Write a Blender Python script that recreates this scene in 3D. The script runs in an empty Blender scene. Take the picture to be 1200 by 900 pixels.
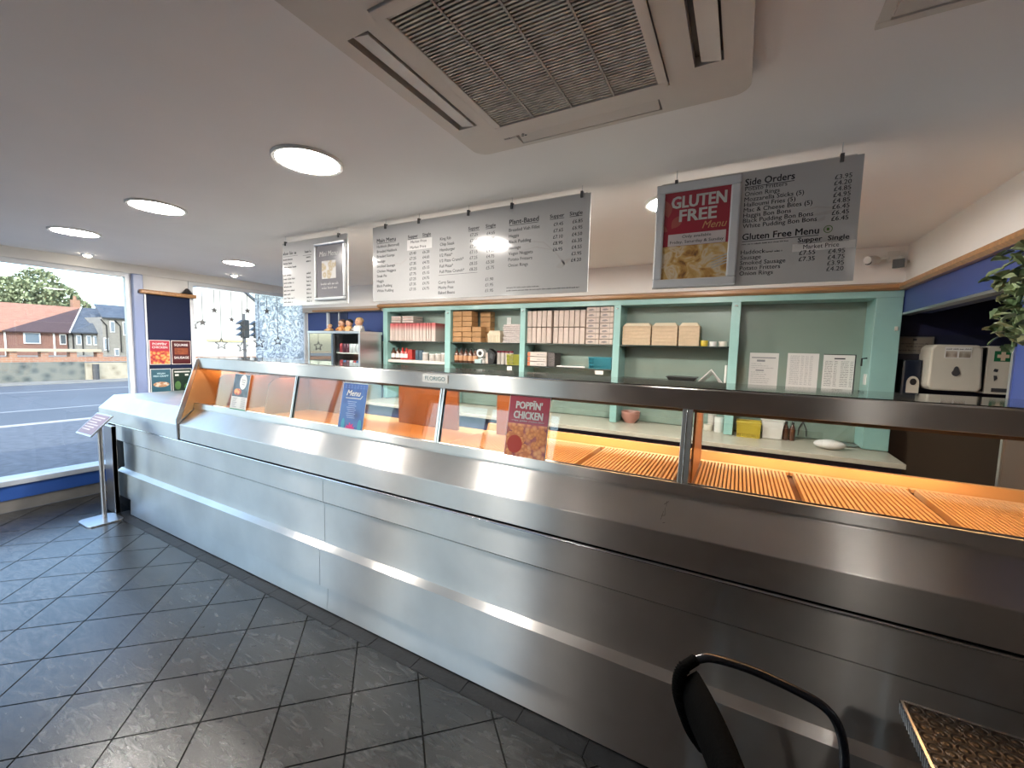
import bpy, bmesh, math, random
from mathutils import Vector, Matrix
R = math.radians
random.seed(7)
S = bpy.context.scene
C = S.collection

# ------------------------------------------------------------------ camera, sky, sun, exposure
cam = bpy.data.cameras.new('camera'); co = bpy.data.objects.new('camera', cam); C.objects.link(co)
cam.sensor_width = 36; cam.lens = 485.768 / 1200 * 36; cam.clip_start = .02; cam.clip_end = 800
yaw, pit, rol = R(28.7077), R(4.8055), R(1.4589)
fw = Vector((-math.sin(yaw)*math.cos(pit), math.cos(yaw)*math.cos(pit), -math.sin(pit)))
rt = Vector((math.cos(yaw), math.sin(yaw), 0)); up = rt.cross(fw)
r2 = rt*math.cos(rol)+up*math.sin(rol); u2 = -rt*math.sin(rol)+up*math.cos(rol)
co.matrix_world = Matrix(((r2.x,u2.x,-fw.x,0),(r2.y,u2.y,-fw.y,0),(r2.z,u2.z,-fw.z,1.6),(0,0,0,1)))
S.camera = co

W = bpy.data.worlds.new('sky'); S.world = W; W.use_nodes = True
wn = W.node_tree.nodes; wl = W.node_tree.links
sky = wn.new('ShaderNodeTexSky'); sky.sky_type = 'NISHITA'; sky.sun_disc = False
sky.sun_elevation = R(42); sky.sun_rotation = R(140); sky.air_density = 1.0; sky.dust_density = 1.6; sky.ozone_density = 1.0
wl.new(sky.outputs[0], wn['Background'].inputs[0]); wn['Background'].inputs[1].default_value = .53
sun = bpy.data.lights.new('sun', 'SUN'); sun.energy = 2.3; sun.angle = R(.6); sun.color = (1, .95, .86)
so = bpy.data.objects.new('sun', sun); C.objects.link(so); so.location = (10, -20, 30)
so.rotation_euler = Vector((-.75, .15, -.58)).to_track_quat('-Z', 'Y').to_euler()

S.view_settings.view_transform = 'Standard'; S.view_settings.look = 'None'
S.view_settings.exposure = 0.7; S.view_settings.gamma = 1.0; S.view_settings.use_curve_mapping = False
S.cycles.sample_clamp_indirect = 4.0
LAMP = 94.0        # glow of the ceiling lights on the customer side
LAMPB = 200.0      # glow of the brighter ones behind the counter
HEAT = 12.0       # glow of the heat lamps

# ------------------------------------------------------------------ materials
def nodes(name):
    m = bpy.data.materials.new(name); m.use_nodes = True
    return m, m.node_tree.nodes, m.node_tree.links, m.node_tree.nodes['Principled BSDF']
def tint(c, f): return tuple(min(1, max(0, x*f)) for x in c[:3]) + (1,)
def pm(name, col, rough=.5, metal=0., ns=0., na=.0, bump=0., bs=60., spec=.5, coat=0., stretch=(1,1,1), world=True, trans=0.):
    m, n, l, b = nodes(name)
    b.inputs['Base Color'].default_value = tuple(col)+(1,) if len(col) == 3 else col
    b.inputs['Roughness'].default_value = rough; b.inputs['Metallic'].default_value = metal
    b.inputs['Specular IOR Level'].default_value = spec; b.inputs['Coat Weight'].default_value = coat
    b.inputs['Coat Roughness'].default_value = .08
    b.inputs['Transmission Weight'].default_value = trans
    if ns or bump:
        if world: g = n.new('ShaderNodeNewGeometry'); src = g.outputs['Position']
        else: g = n.new('ShaderNodeTexCoord'); src = g.outputs['Object']
        mp = n.new('ShaderNodeMapping'); mp.inputs['Scale'].default_value = stretch; l.new(src, mp.inputs[0])
    if ns:
        t = n.new('ShaderNodeTexNoise'); t.inputs['Scale'].default_value = ns; t.inputs['Detail'].default_value = 5
        l.new(mp.outputs[0], t.inputs['Vector'])
        r = n.new('ShaderNodeValToRGB'); r.color_ramp.elements[0].position = .3; r.color_ramp.elements[1].position = .7
        r.color_ramp.elements[0].color = tint(col, 1-na); r.color_ramp.elements[1].color = tint(col, 1+na)
        l.new(t.outputs['Fac'], r.inputs[0]); l.new(r.outputs[0], b.inputs['Base Color'])
    if bump:
        t2 = n.new('ShaderNodeTexNoise'); t2.inputs['Scale'].default_value = bs; t2.inputs['Detail'].default_value = 4
        l.new(mp.outputs[0], t2.inputs['Vector'])
        bp = n.new('ShaderNodeBump'); bp.inputs['Strength'].default_value = bump; bp.inputs['Distance'].default_value = .01
        l.new(t2.outputs['Fac'], bp.inputs['Height']); l.new(bp.outputs[0], b.inputs['Normal'])
    return m
def emis(name, col, st):
    m, n, l, b = nodes(name)
    b.inputs['Base Color'].default_value = tuple(col)+(1,)
    b.inputs['Emission Color'].default_value = tuple(col)+(1,); b.inputs['Emission Strength'].default_value = st
    return m
def brushed(name, col, rough=.3, aniso=.75, tang=(0,.45,.9), wear=.12, grain=(.6,9,9)):
    m, n, l, b = nodes(name)
    b.inputs['Metallic'].default_value = 1; b.inputs['Anisotropic'].default_value = aniso
    cx = n.new('ShaderNodeCombineXYZ')
    for i in range(3): cx.inputs[i].default_value = tang[i]
    l.new(cx.outputs[0], b.inputs['Tangent'])
    g = n.new('ShaderNodeNewGeometry'); mp = n.new('ShaderNodeMapping')
    mp.inputs['Scale'].default_value = grain; l.new(g.outputs['Position'], mp.inputs[0])
    t = n.new('ShaderNodeTexNoise'); t.inputs['Scale'].default_value = 3; t.inputs['Detail'].default_value = 6
    l.new(mp.outputs[0], t.inputs['Vector'])
    r = n.new('ShaderNodeMapRange'); r.inputs['To Min'].default_value = rough*.97; r.inputs['To Max'].default_value = rough*1.03
    l.new(t.outputs['Fac'], r.inputs[0]); l.new(r.outputs[0], b.inputs['Roughness'])
    t2 = n.new('ShaderNodeTexNoise'); t2.inputs['Scale'].default_value = 2.3; t2.inputs['Detail'].default_value = 7
    l.new(g.outputs['Position'], t2.inputs['Vector'])
    cr = n.new('ShaderNodeValToRGB'); cr.color_ramp.elements[0].position = .3; cr.color_ramp.elements[1].position = .72
    cr.color_ramp.elements[0].color = tint(col, 1-wear); cr.color_ramp.elements[1].color = tint(col, 1+wear)
    l.new(t2.outputs['Fac'], cr.inputs[0]); l.new(cr.outputs[0], b.inputs['Base Color'])
    return m
def glass(name, col=(.94, .97, .96), f0=.05, mul=1.0):
    m = bpy.data.materials.new(name); m.use_nodes = True
    n = m.node_tree.nodes; l = m.node_tree.links; n.clear()
    out = n.new('ShaderNodeOutputMaterial'); mix = n.new('ShaderNodeMixShader')
    tr = n.new('ShaderNodeBsdfTransparent'); tr.inputs[0].default_value = tuple(col)+(1,)
    gl = n.new('ShaderNodeBsdfGlossy'); gl.inputs['Roughness'].default_value = .01; gl.inputs['Color'].default_value = (1,1,1,1)
    g = n.new('ShaderNodeNewGeometry'); d = n.new('ShaderNodeVectorMath'); d.operation = 'DOT_PRODUCT'
    l.new(g.outputs['Normal'], d.inputs[0]); l.new(g.outputs['Incoming'], d.inputs[1])
    def mt(op, a, bv):
        k = n.new('ShaderNodeMath'); k.operation = op
        for i, v in enumerate((a, bv)):
            if v is None: continue
            if isinstance(v, (int, float)): k.inputs[i].default_value = v
            else: l.new(v, k.inputs[i])
        return k.outputs[0]
    c = mt('ABSOLUTE', d.outputs['Value'], None); c = mt('SUBTRACT', 1.0, c); c = mt('POWER', c, 5.0)
    c = mt('MULTIPLY', c, 1-f0); c = mt('ADD', c, f0); c = mt('MULTIPLY', c, mul)
    l.new(c, mix.inputs[0]); l.new(tr.outputs[0], mix.inputs[1]); l.new(gl.outputs[0], mix.inputs[2]); l.new(mix.outputs[0], out.inputs[0])
    return m
def ramp(r, stops):
    e = r.color_ramp.elements
    while len(e) < len(stops): e.new(.5)
    for k, (p, c) in enumerate(stops): e[k].position = p; e[k].color = tuple(c)+(1,)
def cells(name, stops, scale=30., rough=.5, coat=0., bump=0., stretch=(1,1,1), feature='F1'):
    """printed picture or rubble: colours from voronoi cells broken up by noise"""
    m, n, l, b = nodes(name)
    b.inputs['Roughness'].default_value = rough; b.inputs['Coat Weight'].default_value = coat
    g = n.new('ShaderNodeNewGeometry'); mp = n.new('ShaderNodeMapping'); mp.inputs['Scale'].default_value = stretch
    l.new(g.outputs['Position'], mp.inputs[0])
    v = n.new('ShaderNodeTexVoronoi'); v.inputs['Scale'].default_value = scale; v.feature = feature
    t = n.new('ShaderNodeTexNoise'); t.inputs['Scale'].default_value = scale*1.3; t.inputs['Detail'].default_value = 4
    l.new(mp.outputs[0], v.inputs['Vector']); l.new(mp.outputs[0], t.inputs['Vector'])
    mx = n.new('ShaderNodeMath'); mx.operation = 'MULTIPLY_ADD'; mx.inputs[1].default_value = .45
    l.new(t.outputs['Fac'], mx.inputs[0]); l.new(v.outputs['Distance'], mx.inputs[2])
    r = n.new('ShaderNodeValToRGB'); ramp(r, stops); l.new(mx.outputs[0], r.inputs[0]); l.new(r.outputs[0], b.inputs['Base Color'])
    if bump:
        bp = n.new('ShaderNodeBump'); bp.inputs['Strength'].default_value = bump; bp.inputs['Distance'].default_value = .02
        l.new(v.outputs['Distance'], bp.inputs['Height']); l.new(bp.outputs[0], b.inputs['Normal'])
    return m
def courses(name, c1, c2, mort, bw=.23, bh=.075, rough=.85, axes='yz'):
    m, n, l, b = nodes(name); b.inputs['Roughness'].default_value = rough
    g = n.new('ShaderNodeNewGeometry'); sp = n.new('ShaderNodeSeparateXYZ'); cb = n.new('ShaderNodeCombineXYZ')
    l.new(g.outputs['Position'], sp.inputs[0]); l.new(sp.outputs['XYZ'.index(axes[0].upper())], cb.inputs[0]); l.new(sp.outputs['XYZ'.index(axes[1].upper())], cb.inputs[1])
    t = n.new('ShaderNodeTexBrick'); t.inputs['Scale'].default_value = 1; t.inputs['Brick Width'].default_value = bw; t.inputs['Row Height'].default_value = bh
    t.inputs['Mortar Size'].default_value = .008; t.inputs['Color1'].default_value = tuple(c1)+(1,); t.inputs['Color2'].default_value = tuple(c2)+(1,); t.inputs['Mortar'].default_value = tuple(mort)+(1,)
    l.new(cb.outputs[0], t.inputs['Vector']); l.new(t.outputs['Color'], b.inputs['Base Color'])
    return m

steel = brushed('brushed_steel', (.74, .715, .685), .34, 1.0)
steel_v = brushed('brushed_steel_upright', (.62, .62, .62), .28, .5, (1,0,0), grain=(9,9,.6))
steel_m = brushed('polished_steel', (.62, .61, .60), .16, .5, wear=.08)
alu = pm('satin_aluminium', (.62,.63,.65), .32, 1.)
chrome = pm('chrome', (.8,.8,.8), .08, 1.)
darkgap = pm('recess_shade_black', (.010,.010,.011), .8, spec=.1)  # near-black puts the shade of the counter gaps into the colour
white = pm('white_paint', (.72,.70,.67), .55, ns=3, na=.03)
ceilm = pm('ceiling_paint', (.90,.865,.85), .8, ns=1.5, na=.03)
cream = pm('cream_wall', (.83,.81,.78), .7, ns=2, na=.03)
bluew = pm('blue_wall', (.030,.055,.205), .42, ns=4, na=.06)
blueg = pm('blue_gloss', (.028,.085,.32), .3)
beige = pm('beige_panel', (.46,.40,.34), .6, ns=3, na=.04)
wood = pm('oak_trim', (.36,.185,.075), .35, ns=6, na=.22, stretch=(1,8,8), coat=.2)
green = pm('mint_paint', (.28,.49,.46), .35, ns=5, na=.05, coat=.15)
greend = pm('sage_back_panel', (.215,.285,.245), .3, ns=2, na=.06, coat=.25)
stone = pm('grey_skirting', (.17,.16,.15), .6, ns=8, na=.12)
sillw = pm('pale_sill', (.42,.46,.53), .35)
pvc = pm('white_pvc', (.70,.72,.75), .3)
black = pm('black_plastic', (.015,.015,.016), .35)
darkpl = pm('dark_grey_plastic', (.06,.06,.065), .4)
whitepl = pm('white_plastic', (.70,.69,.66), .35, coat=.2)
creampl = pm('cream_plastic', (.62,.58,.50), .4)
paper = pm('paper_white', (.74,.72,.70), .6)
ink = pm('black_ink', (.02,.02,.025), .6)
inkg = pm('grey_ink', (.28,.28,.30), .6)
redp = pm('maroon_print', (.36,.022,.045), .35, coat=.3)
whitep = pm('white_print', (.62,.61,.59), .5)
boardm = pm('menu_board', (.55,.545,.54), .12, spec=.6, coat=.5)
clear = glass('clear_glass', (.94,.97,.96), .04, .6)
guardg = glass('guard_glass', (.93,.96,.95), .045, 1.0)
def thin_film(name):
    m, n, l, b = nodes(name)
    g = n.new('ShaderNodeNewGeometry'); v = n.new('ShaderNodeTexVoronoi'); v.inputs['Scale'].default_value = 20; v.distance = 'CHEBYCHEV'
    w = n.new('ShaderNodeTexNoise'); w.inputs['Scale'].default_value = 9; w.inputs['Distortion'].default_value = 2.5
    l.new(g.outputs['Position'], v.inputs['Vector']); l.new(g.outputs['Position'], w.inputs['Vector'])
    r = n.new('ShaderNodeValToRGB'); ramp(r, [(.40,(1,.96,.92)),(.50,(.50,.50,.50)),(.58,(1,.96,.92))])
    l.new(w.outputs['Fac'], r.inputs[0])
    tl = n.new('ShaderNodeBsdfTranslucent'); l.new(r.outputs[0], tl.inputs[0])
    tr = n.new('ShaderNodeBsdfTransparent'); l.new(r.outputs[0], tr.inputs[0])
    mx = n.new('ShaderNodeMixShader'); mx.inputs[0].default_value = .7
    l.new(tr.outputs[0], mx.inputs[1]); l.new(tl.outputs[0], mx.inputs[2]); l.new(mx.outputs[0], n['Material Output'].inputs[0])
    return m
film = thin_film('frosted_leaf_film')
lampm = emis('lit_diffuser', (1, .945, .87), LAMP); lampb = emis('bright_lit_diffuser', (1, .945, .87), LAMPB)
spotm = emis('lit_spot', (1, .88, .70), 30)
heatm = emis('heat_lamp_glow', (1, .5, .2), HEAT)

def tile_mat():
    m, n, l, b = nodes('slate_tile')
    g = n.new('ShaderNodeNewGeometry'); oi = n.new('ShaderNodeObjectInfo')
    mp = n.new('ShaderNodeMapping'); mp.inputs['Scale'].default_value = (1.0, 3.2, 1); mp.inputs['Rotation'].default_value = (0,0,R(-25))
    l.new(g.outputs['Position'], mp.inputs[0])
    ad = n.new('ShaderNodeVectorMath'); ad.operation = 'ADD'; l.new(mp.outputs[0], ad.inputs[0])
    cv = n.new('ShaderNodeCombineXYZ'); ml = n.new('ShaderNodeMath'); ml.operation = 'MULTIPLY'; ml.inputs[1].default_value = 40
    l.new(oi.outputs['Random'], ml.inputs[0]); l.new(ml.outputs[0], cv.inputs[0]); l.new(cv.outputs[0], ad.inputs[1])
    t = n.new('ShaderNodeTexNoise'); t.inputs['Scale'].default_value = 7; t.inputs['Detail'].default_value = 9; t.inputs['Roughness'].default_value = .62; t.inputs['Distortion'].default_value = 1.6
    l.new(ad.outputs[0], t.inputs['Vector'])
    r = n.new('ShaderNodeValToRGB'); ramp(r, [(.28,(.011,.011,.011)),(.46,(.021,.021,.021)),(.58,(.040,.040,.039)),(.76,(.078,.077,.075))])
    l.new(t.outputs['Fac'], r.inputs[0])
    hs = n.new('ShaderNodeHueSaturation'); mr = n.new('ShaderNodeMapRange'); mr.inputs['To Min'].default_value = .8; mr.inputs['To Max'].default_value = 1.15
    l.new(oi.outputs['Random'], mr.inputs[0]); l.new(mr.outputs[0], hs.inputs['Value']); l.new(r.outputs[0], hs.inputs['Color'])
    l.new(hs.outputs[0], b.inputs['Base Color']); b.inputs['Roughness'].default_value = .27; b.inputs['Specular IOR Level'].default_value = .85
    bp = n.new('ShaderNodeBump'); bp.inputs['Strength'].default_value = .16; bp.inputs['Distance'].default_value = .006
    l.new(t.outputs['Fac'], bp.inputs['Height']); l.new(bp.outputs[0], b.inputs['Normal'])
    return m
tilem = tile_mat()
grout = pm('dark_grout', (.012,.012,.012), .9, spec=.1)
tiled = pm('dark_border_tile', (.014,.014,.015), .45, ns=12, na=.3, bump=.2)

# ------------------------------------------------------------------ mesh helpers
class MB:
    def __init__(s): s.v = []; s.f = []
    def add(s, v, f):
        o = len(s.v); s.v += [tuple(p) for p in v]; s.f += [tuple(i+o for i in q) for q in f]; return s
    def box(s, x0, x1, y0, y1, z0, z1):
        return s.add([(x0,y0,z0),(x1,y0,z0),(x1,y1,z0),(x0,y1,z0),(x0,y0,z1),(x1,y0,z1),(x1,y1,z1),(x0,y1,z1)],
                     [(0,3,2,1),(4,5,6,7),(0,1,5,4),(1,2,6,5),(2,3,7,6),(3,0,4,7)])
    def cbox(s, c, d): return s.box(c[0]-d[0]/2,c[0]+d[0]/2,c[1]-d[1]/2,c[1]+d[1]/2,c[2]-d[2]/2,c[2]+d[2]/2)
    def frust(s, c, a, b, h):
        """box tapering from half-size a (bottom) to b (top), c = bottom centre"""
        x, y, z = c
        return s.add([(x-a[0],y-a[1],z),(x+a[0],y-a[1],z),(x+a[0],y+a[1],z),(x-a[0],y+a[1],z),(x-b[0],y-b[1],z+h),(x+b[0],y-b[1],z+h),(x+b[0],y+b[1],z+h),(x-b[0],y+b[1],z+h)],
                     [(0,3,2,1),(4,5,6,7),(0,1,5,4),(1,2,6,5),(2,3,7,6),(3,0,4,7)])
    def prism(s, poly, ax, a, b):
        """polygon in the two other axes, extruded along ax from a to b"""
        def P(p, t): return {'x': (t,p[0],p[1]), 'y': (p[0],t,p[1]), 'z': (p[0],p[1],t)}[ax]
        n = len(poly); v = [P(p,a) for p in poly]+[P(p,b) for p in poly]
        f = [tuple(range(n))[::-1], tuple(range(n,2*n))]+[(i,(i+1)%n,n+(i+1)%n,n+i) for i in range(n)]
        return s.add(v, f)
    def slab(s, pts, off):
        """planar polygon thickened by vector off"""
        off = Vector(off); n = len(pts); v = [Vector(p) for p in pts]; v = v+[p+off for p in v]
        return s.add([tuple(p) for p in v], [tuple(range(n))[::-1], tuple(range(n,2*n))]+[(i,(i+1)%n,n+(i+1)%n,n+i) for i in range(n)])
    def tube(s, path, r, n=10, cap=True):
        path = [Vector(p) for p in path]; rs = r if isinstance(r, (list,tuple)) else [r]*len(path)
        v = []; f = []; ref = None
        for i, p in enumerate(path):
            t = (path[min(i+1,len(path)-1)]-path[max(i-1,0)]).normalized()
            if ref is None: ref = t.orthogonal().normalized()
            ref = (ref-t*ref.dot(t)).normalized(); b = t.cross(ref)
            v += [p+(ref*math.cos(2*math.pi*k/n)+b*math.sin(2*math.pi*k/n))*rs[i] for k in range(n)]
        for i in range(len(path)-1):
            f += [(i*n+k, i*n+(k+1)%n, (i+1)*n+(k+1)%n, (i+1)*n+k) for k in range(n)]
        if cap: f += [tuple(range(n))[::-1], tuple(range((len(path)-1)*n, len(path)*n))]
        return s.add([tuple(p) for p in v], f)
    def lathe(s, prof, c=(0,0,0), n=20):
        v = []; f = []
        for r, z in prof: v += [(c[0]+r*math.cos(2*math.pi*k/n), c[1]+r*math.sin(2*math.pi*k/n), c[2]+z) for k in range(n)]
        m = len(prof)
        for i in range(m-1): f += [(i*n+k, i*n+(k+1)%n, (i+1)*n+(k+1)%n, (i+1)*n+k) for k in range(n)]
        if prof[0][0] > 0: f.append(tuple(range(n))[::-1])
        if prof[-1][0] > 0: f.append(tuple(range((m-1)*n, m*n)))
        return s.add(v, f)
    def ball(s, c, r, n=12, m=8):
        rx, ry, rz = r if isinstance(r, (tuple,list)) else (r,r,r)
        pr = [(math.sin(math.pi*i/m), -math.cos(math.pi*i/m)) for i in range(m+1)]
        v = []; f = []
        for a, z in pr: v += [(c[0]+rx*a*math.cos(2*math.pi*k/n), c[1]+ry*a*math.sin(2*math.pi*k/n), c[2]+rz*z) for k in range(n)]
        for i in range(m): f += [(i*n+k, i*n+(k+1)%n, (i+1)*n+(k+1)%n, (i+1)*n+k) for k in range(n)]
        return s.add(v, f)
    def mesh(s, name, off=(0,0,0)):
        me = bpy.data.meshes.new(name)
        me.from_pydata([(p[0]-off[0],p[1]-off[1],p[2]-off[2]) for p in s.v], [], s.f)
        bm = bmesh.new(); bm.from_mesh(me)
        bmesh.ops.remove_doubles(bm, verts=bm.verts, dist=1e-6)
        bmesh.ops.recalc_face_normals(bm, faces=bm.faces); bm.to_mesh(me); bm.free()
        return me
def wloc(o):
    p = Vector((0,0,0))
    while o: p += o.location; o = o.parent
    return p
def tag(o, label=None, cat=None, group=None, kind=None):
    for k, v in (('label',label),('category',cat),('group',group),('kind',kind)):
        if v: o[k] = v
    return o
def thing(name, label, cat, loc=(0,0,0), group=None):
    o = bpy.data.objects.new(name, None); o.empty_display_size = .05; C.objects.link(o); o.location = loc
    return tag(o, label, cat, group)
def ob(name, mb, mat, parent=None, bevel=0, smooth=0, seg=2, label=None, cat=None, group=None, kind=None):
    """link a builder (world coordinates) as one mesh object; its origin goes to its base, or to its parent's"""
    if parent is None:
        xs = [p[0] for p in mb.v]; ys = [p[1] for p in mb.v]; zs = [p[2] for p in mb.v]
        off = Vector(((min(xs)+max(xs))/2, (min(ys)+max(ys))/2, min(zs))); loc = off
    else: off = wloc(parent); loc = (0,0,0)
    me = mb.mesh(name, off); me.materials.append(mat)
    o = bpy.data.objects.new(name, me); C.objects.link(o); o.location = loc; o.parent = parent
    if smooth:
        me.polygons.foreach_set('use_smooth', [True]*len(me.polygons))
        try: me.set_sharp_from_angle(angle=R(smooth))
        except Exception: pass
    if bevel:
        md = o.modifiers.new('bevel', 'BEVEL'); md.width = bevel; md.segments = seg; md.limit_method = 'ANGLE'; md.angle_limit = R(40)
    return tag(o, label, cat, group, kind)
def struct(name, mb, mat, parent=None, **k):
    return ob(name, mb, mat, parent, kind=None if parent else 'structure', **k)
def dup(o, d=(0,0,0), parent=None, label=None):
    c = o.copy(); C.objects.link(c); c.parent = parent
    if parent is None: c.location = Vector(o.location)+Vector(d)
    if label: c['label'] = label
    for ch in list(o.children): dup(ch, parent=c)
    return c
ORD = ['first','second','third','fourth','fifth','sixth','seventh','eighth','ninth','tenth','eleventh','twelfth','thirteenth','fourteenth','fifteenth']

# lettering: strings become flat meshes in a builder, fitted to a cap height (and a width when given)
_tc = {}
def tmesh(s, bold, shear):
    k = (s, bold, shear)
    if k not in _tc:
        cu = bpy.data.curves.new('t', 'FONT'); cu.body = s; cu.size = 1; cu.resolution_u = 2; cu.offset = bold; cu.shear = shear
        to = bpy.data.objects.new('t', cu); me = bpy.data.meshes.new_from_object(to)
        _tc[k] = ([tuple(v.co) for v in me.vertices], [tuple(p.vertices) for p in me.polygons])
        bpy.data.objects.remove(to); bpy.data.curves.remove(cu); bpy.data.meshes.remove(me)
    return _tc[k]
CAP = max(p[1] for p in tmesh('H', 0, 0)[0])
def txt(mb, s, o, h, right=(1,0,0), upv=(0,0,1), al='L', w=None, bold=0., shear=0., th=0):
    v, f = tmesh(s, 0., shear)
    if not v: return
    k = h/CAP; x0 = min(p[0] for p in v); x1 = max(p[0] for p in v)
    kx = k if w is None else w/(x1-x0)
    sh = {'L': -x0*kx, 'R': -x1*kx, 'C': -(x0+x1)/2*kx}[al]
    o = Vector(o); a = Vector(right); b = Vector(upv)
    nrm = a.cross(b); step = bold*k*.9
    for q, (dx, dy) in enumerate(((0,0),) if not bold else ((-step,0),(step,0)) if bold < .015 else ((-step,-step*.6),(step,-step*.6),(-step,step*.6),(step,step*.6),(0,0))):
        mb.add([tuple(o+a*(p[0]*kx+sh+dx)+b*(p[1]*k+dy)+nrm*(q*.00003)) for p in v], f)
def rule(mb, x0, x1, z, y, t=.002): mb.box(x0, x1, y-.0003, y, z-t, z)
def squiggle(mb, x0, x1, z, y, h, rnd=random.Random(3)):
    """print too small to read: a row of letter-sized strokes"""
    x = x0
    while x < x1:
        wl_ = rnd.uniform(2.5, 7)*h*.6; xe = min(x+wl_, x1)
        while x < xe-h*.2:
            k = rnd.choice((.55,.6,.6,1.0)); cw = rnd.uniform(.3,.5)*h
            mb.box(x, x+h*.13, y-.0003, y, z, z+h*k)
            mb.box(x, x+cw*.8, y-.0003, y, z+h*rnd.choice((0,.25,.48)), z+h*.1+h*rnd.choice((.02,.27,.5)))
            mb.box(x+cw*.7, x+cw*.7+h*.11, y-.0003, y, z, z+h*.55)
            x += cw+h*.12
        x += h*.45

# ================================================================== THE ROOM
XL, XR, YB, YF, ZC = -5.76, .99, 3.96, -3.0, 2.40
# floor: dark grout bed with slate tiles laid at 45 degrees, dark border strip before the counter
fl = struct('floor', MB().box(XL, 2.6, YF, 4.6, -.12, -.004), grout)
SD = .2998; DG = SD*math.sqrt(2); half = DG/2-.0048
tm = MB().prism([(-half,0),(0,-half),(half,0),(0,half)], 'z', -.004, .0).mesh('tile'); tm.materials.append(tilem)
YBD = 1.478
def clip(poly, ax, lim, keep_less):
    out = []
    for i, p in enumerate(poly):
        q = poly[(i+1)%len(poly)]
        ip = (p[ax] <= lim) == keep_less or p[ax] == lim; iq = (q[ax] <= lim) == keep_less or q[ax] == lim
        if ip: out.append(p)
        if ip != iq:
            t = (lim-p[ax])/(q[ax]-p[ax]); out.append((p[0]+(q[0]-p[0])*t, p[1]+(q[1]-p[1])*t))
    return out
far = MB()
for j in range(-18, 12):
    for i in range(-22, 22):
        cx = -2.323+DG*.5+DG*i+(DG/2 if j % 2 else 0); cy = .806+DG/2*j
        yl = 2.1 if cx+half < -4.96 else YBD
        if cx < XL-half or cx > XR+half or cy < YF-half or cy > yl+half: continue
        inside = XL+half < cx < XR-half and cy < yl-half and cy > YF+half
        near = cy > -.05 and (cy > .35 or cx < -.3)
        if inside and near:
            o = bpy.data.objects.new('tile', tm); C.objects.link(o); o.parent = fl; o.location = Vector((cx,cy,0))-fl.location
        else:
            p = [(cx-half,cy),(cx,cy-half),(cx+half,cy),(cx,cy+half)]
            for ax, lim, less in ((0,XL+.004,False),(0,XR-.004,True),(1,YF+.004,False),(1,yl-.003,True)):
                if len(p) > 2: p = clip(p, ax, lim, less)
            if len(p) < 3: continue
            b = MB().prism(p, 'z', -.004, 0)
            if near: ob('tile', b, tilem, fl)
            else: far.add(b.v, b.f)
tag(ob('tile_field', far, tilem, fl), kind='stuff')
for k in range(22):
    x0 = -4.95+k*.3
    ob('border_tile', MB().box(x0+.002, min(x0+.298, XR), YBD, 1.60, -.004, .0), tiled, fl)

# ceiling
struct('ceiling', MB().box(XL-.2, 2.6, YF-.2, 4.6, ZC, ZC+.2), ceilm)
# left wall: glazed shopfront to the street
wl_ = MB()
wl_.box(XL-.22, XL, YF, 4.2, 2.305, ZC)                       # head
wl_.box(XL-.22, XL, YF, -2.6, 0, 2.305)
wl_.box(XL-.22, XL-.02, 2.075, 2.51, 0, 2.305)
wl_.box(XL-.22, XL, 4.06, 4.2, 0, 2.305)
lw = struct('wall_left', wl_, cream)
struct('baseboard_left', MB().box(XL-.22, XL, -2.6, 2.08, 0, .114), stone)
bl = MB().box(XL-.2, XL+.012, -2.6, 2.08, .114, .245)
ob('blue_panel', bl, blueg, lw)
ob('upstand', MB().box(XL-.22, XL, 2.51, 4.06, 0, .30), blueg, lw)
def window(name, y0, y1, z0, z1, bars, label=None):
    t = thing(name, label or 'window', 'window', (XL-.06, (y0+y1)/2, z0)); del t['category']; del t['label']; t['kind'] = 'structure'
    f = .045
    ob('sill', MB().box(XL-.2, XL+.03, y0, y1, z0-.05, z0), sillw, t, bevel=.006)
    ob('head', MB().box(XL-.09, XL-.03, y0, y1, z1-f, z1), pvc, t)
    ob('jamb', MB().box(XL-.09, XL-.03, y0, y0+f, z0, z1-f), pvc, t); ob('jamb', MB().box(XL-.09, XL-.03, y1-f, y1, z0, z1-f), pvc, t)
    ys = [y0+f]+list(bars)+[y1-f]
    for b in bars: ob('mullion', MB().box(XL-.09, XL-.03, b-.03, b+.03, z0, z1-f), pvc, t)
    for a, b in zip(ys[:-1], ys[1:]): ob('pane', MB().box(XL-.064, XL-.058, a, b, z0, z1-f), clear, t)
    return t
window('window_1', -2.6, 1.985, .295, 2.305, (-1.1, .42))
window('window_2', 2.52, 4.06, .35, 2.305, ())
# window post next to the pillar and blue pillar with its oak ledge
ob('window_post', MB().box(XL-.06, XL+.02, 1.985, 2.075, .295, 2.305), pm('pale_blue_post', (.20,.25,.42), .3), lw, bevel=.008)
ob('pillar_panel', MB().box(XL-.02, XL+.02, 2.09, 2.505, .30, 2.10), pm('navy_pillar', (.009,.015,.042), .6, spec=.12), lw)
ob('pillar_edge', MB().box(XL-.02, XL+.026, 2.075, 2.09, .30, 2.10), pvc, lw); ob('pillar_edge', MB().box(XL-.02, XL+.026, 2.505, 2.52, .30, 2.10), pvc, lw)
struct('trim_1', MB().prism([(XL-.02,2.095),(XL+.055,2.105),(XL+.06,2.125),(XL+.03,2.15),(XL-.02,2.15)], 'y', 2.03, 2.56) if False else MB().box(XL-.02, XL+.07, 2.03, 2.56, 2.10, 2.145), wood, bevel=.012)
ob('hanging_lamp_shade', MB().lathe([(.0,.06),(.015,.055),(.055,0),(.05,-.004)], (XL+.05, 2.47, 2.15), 14), black, label='small black cone lamp on the oak ledge above the blue pillar', cat='lamp', smooth=40)

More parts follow.
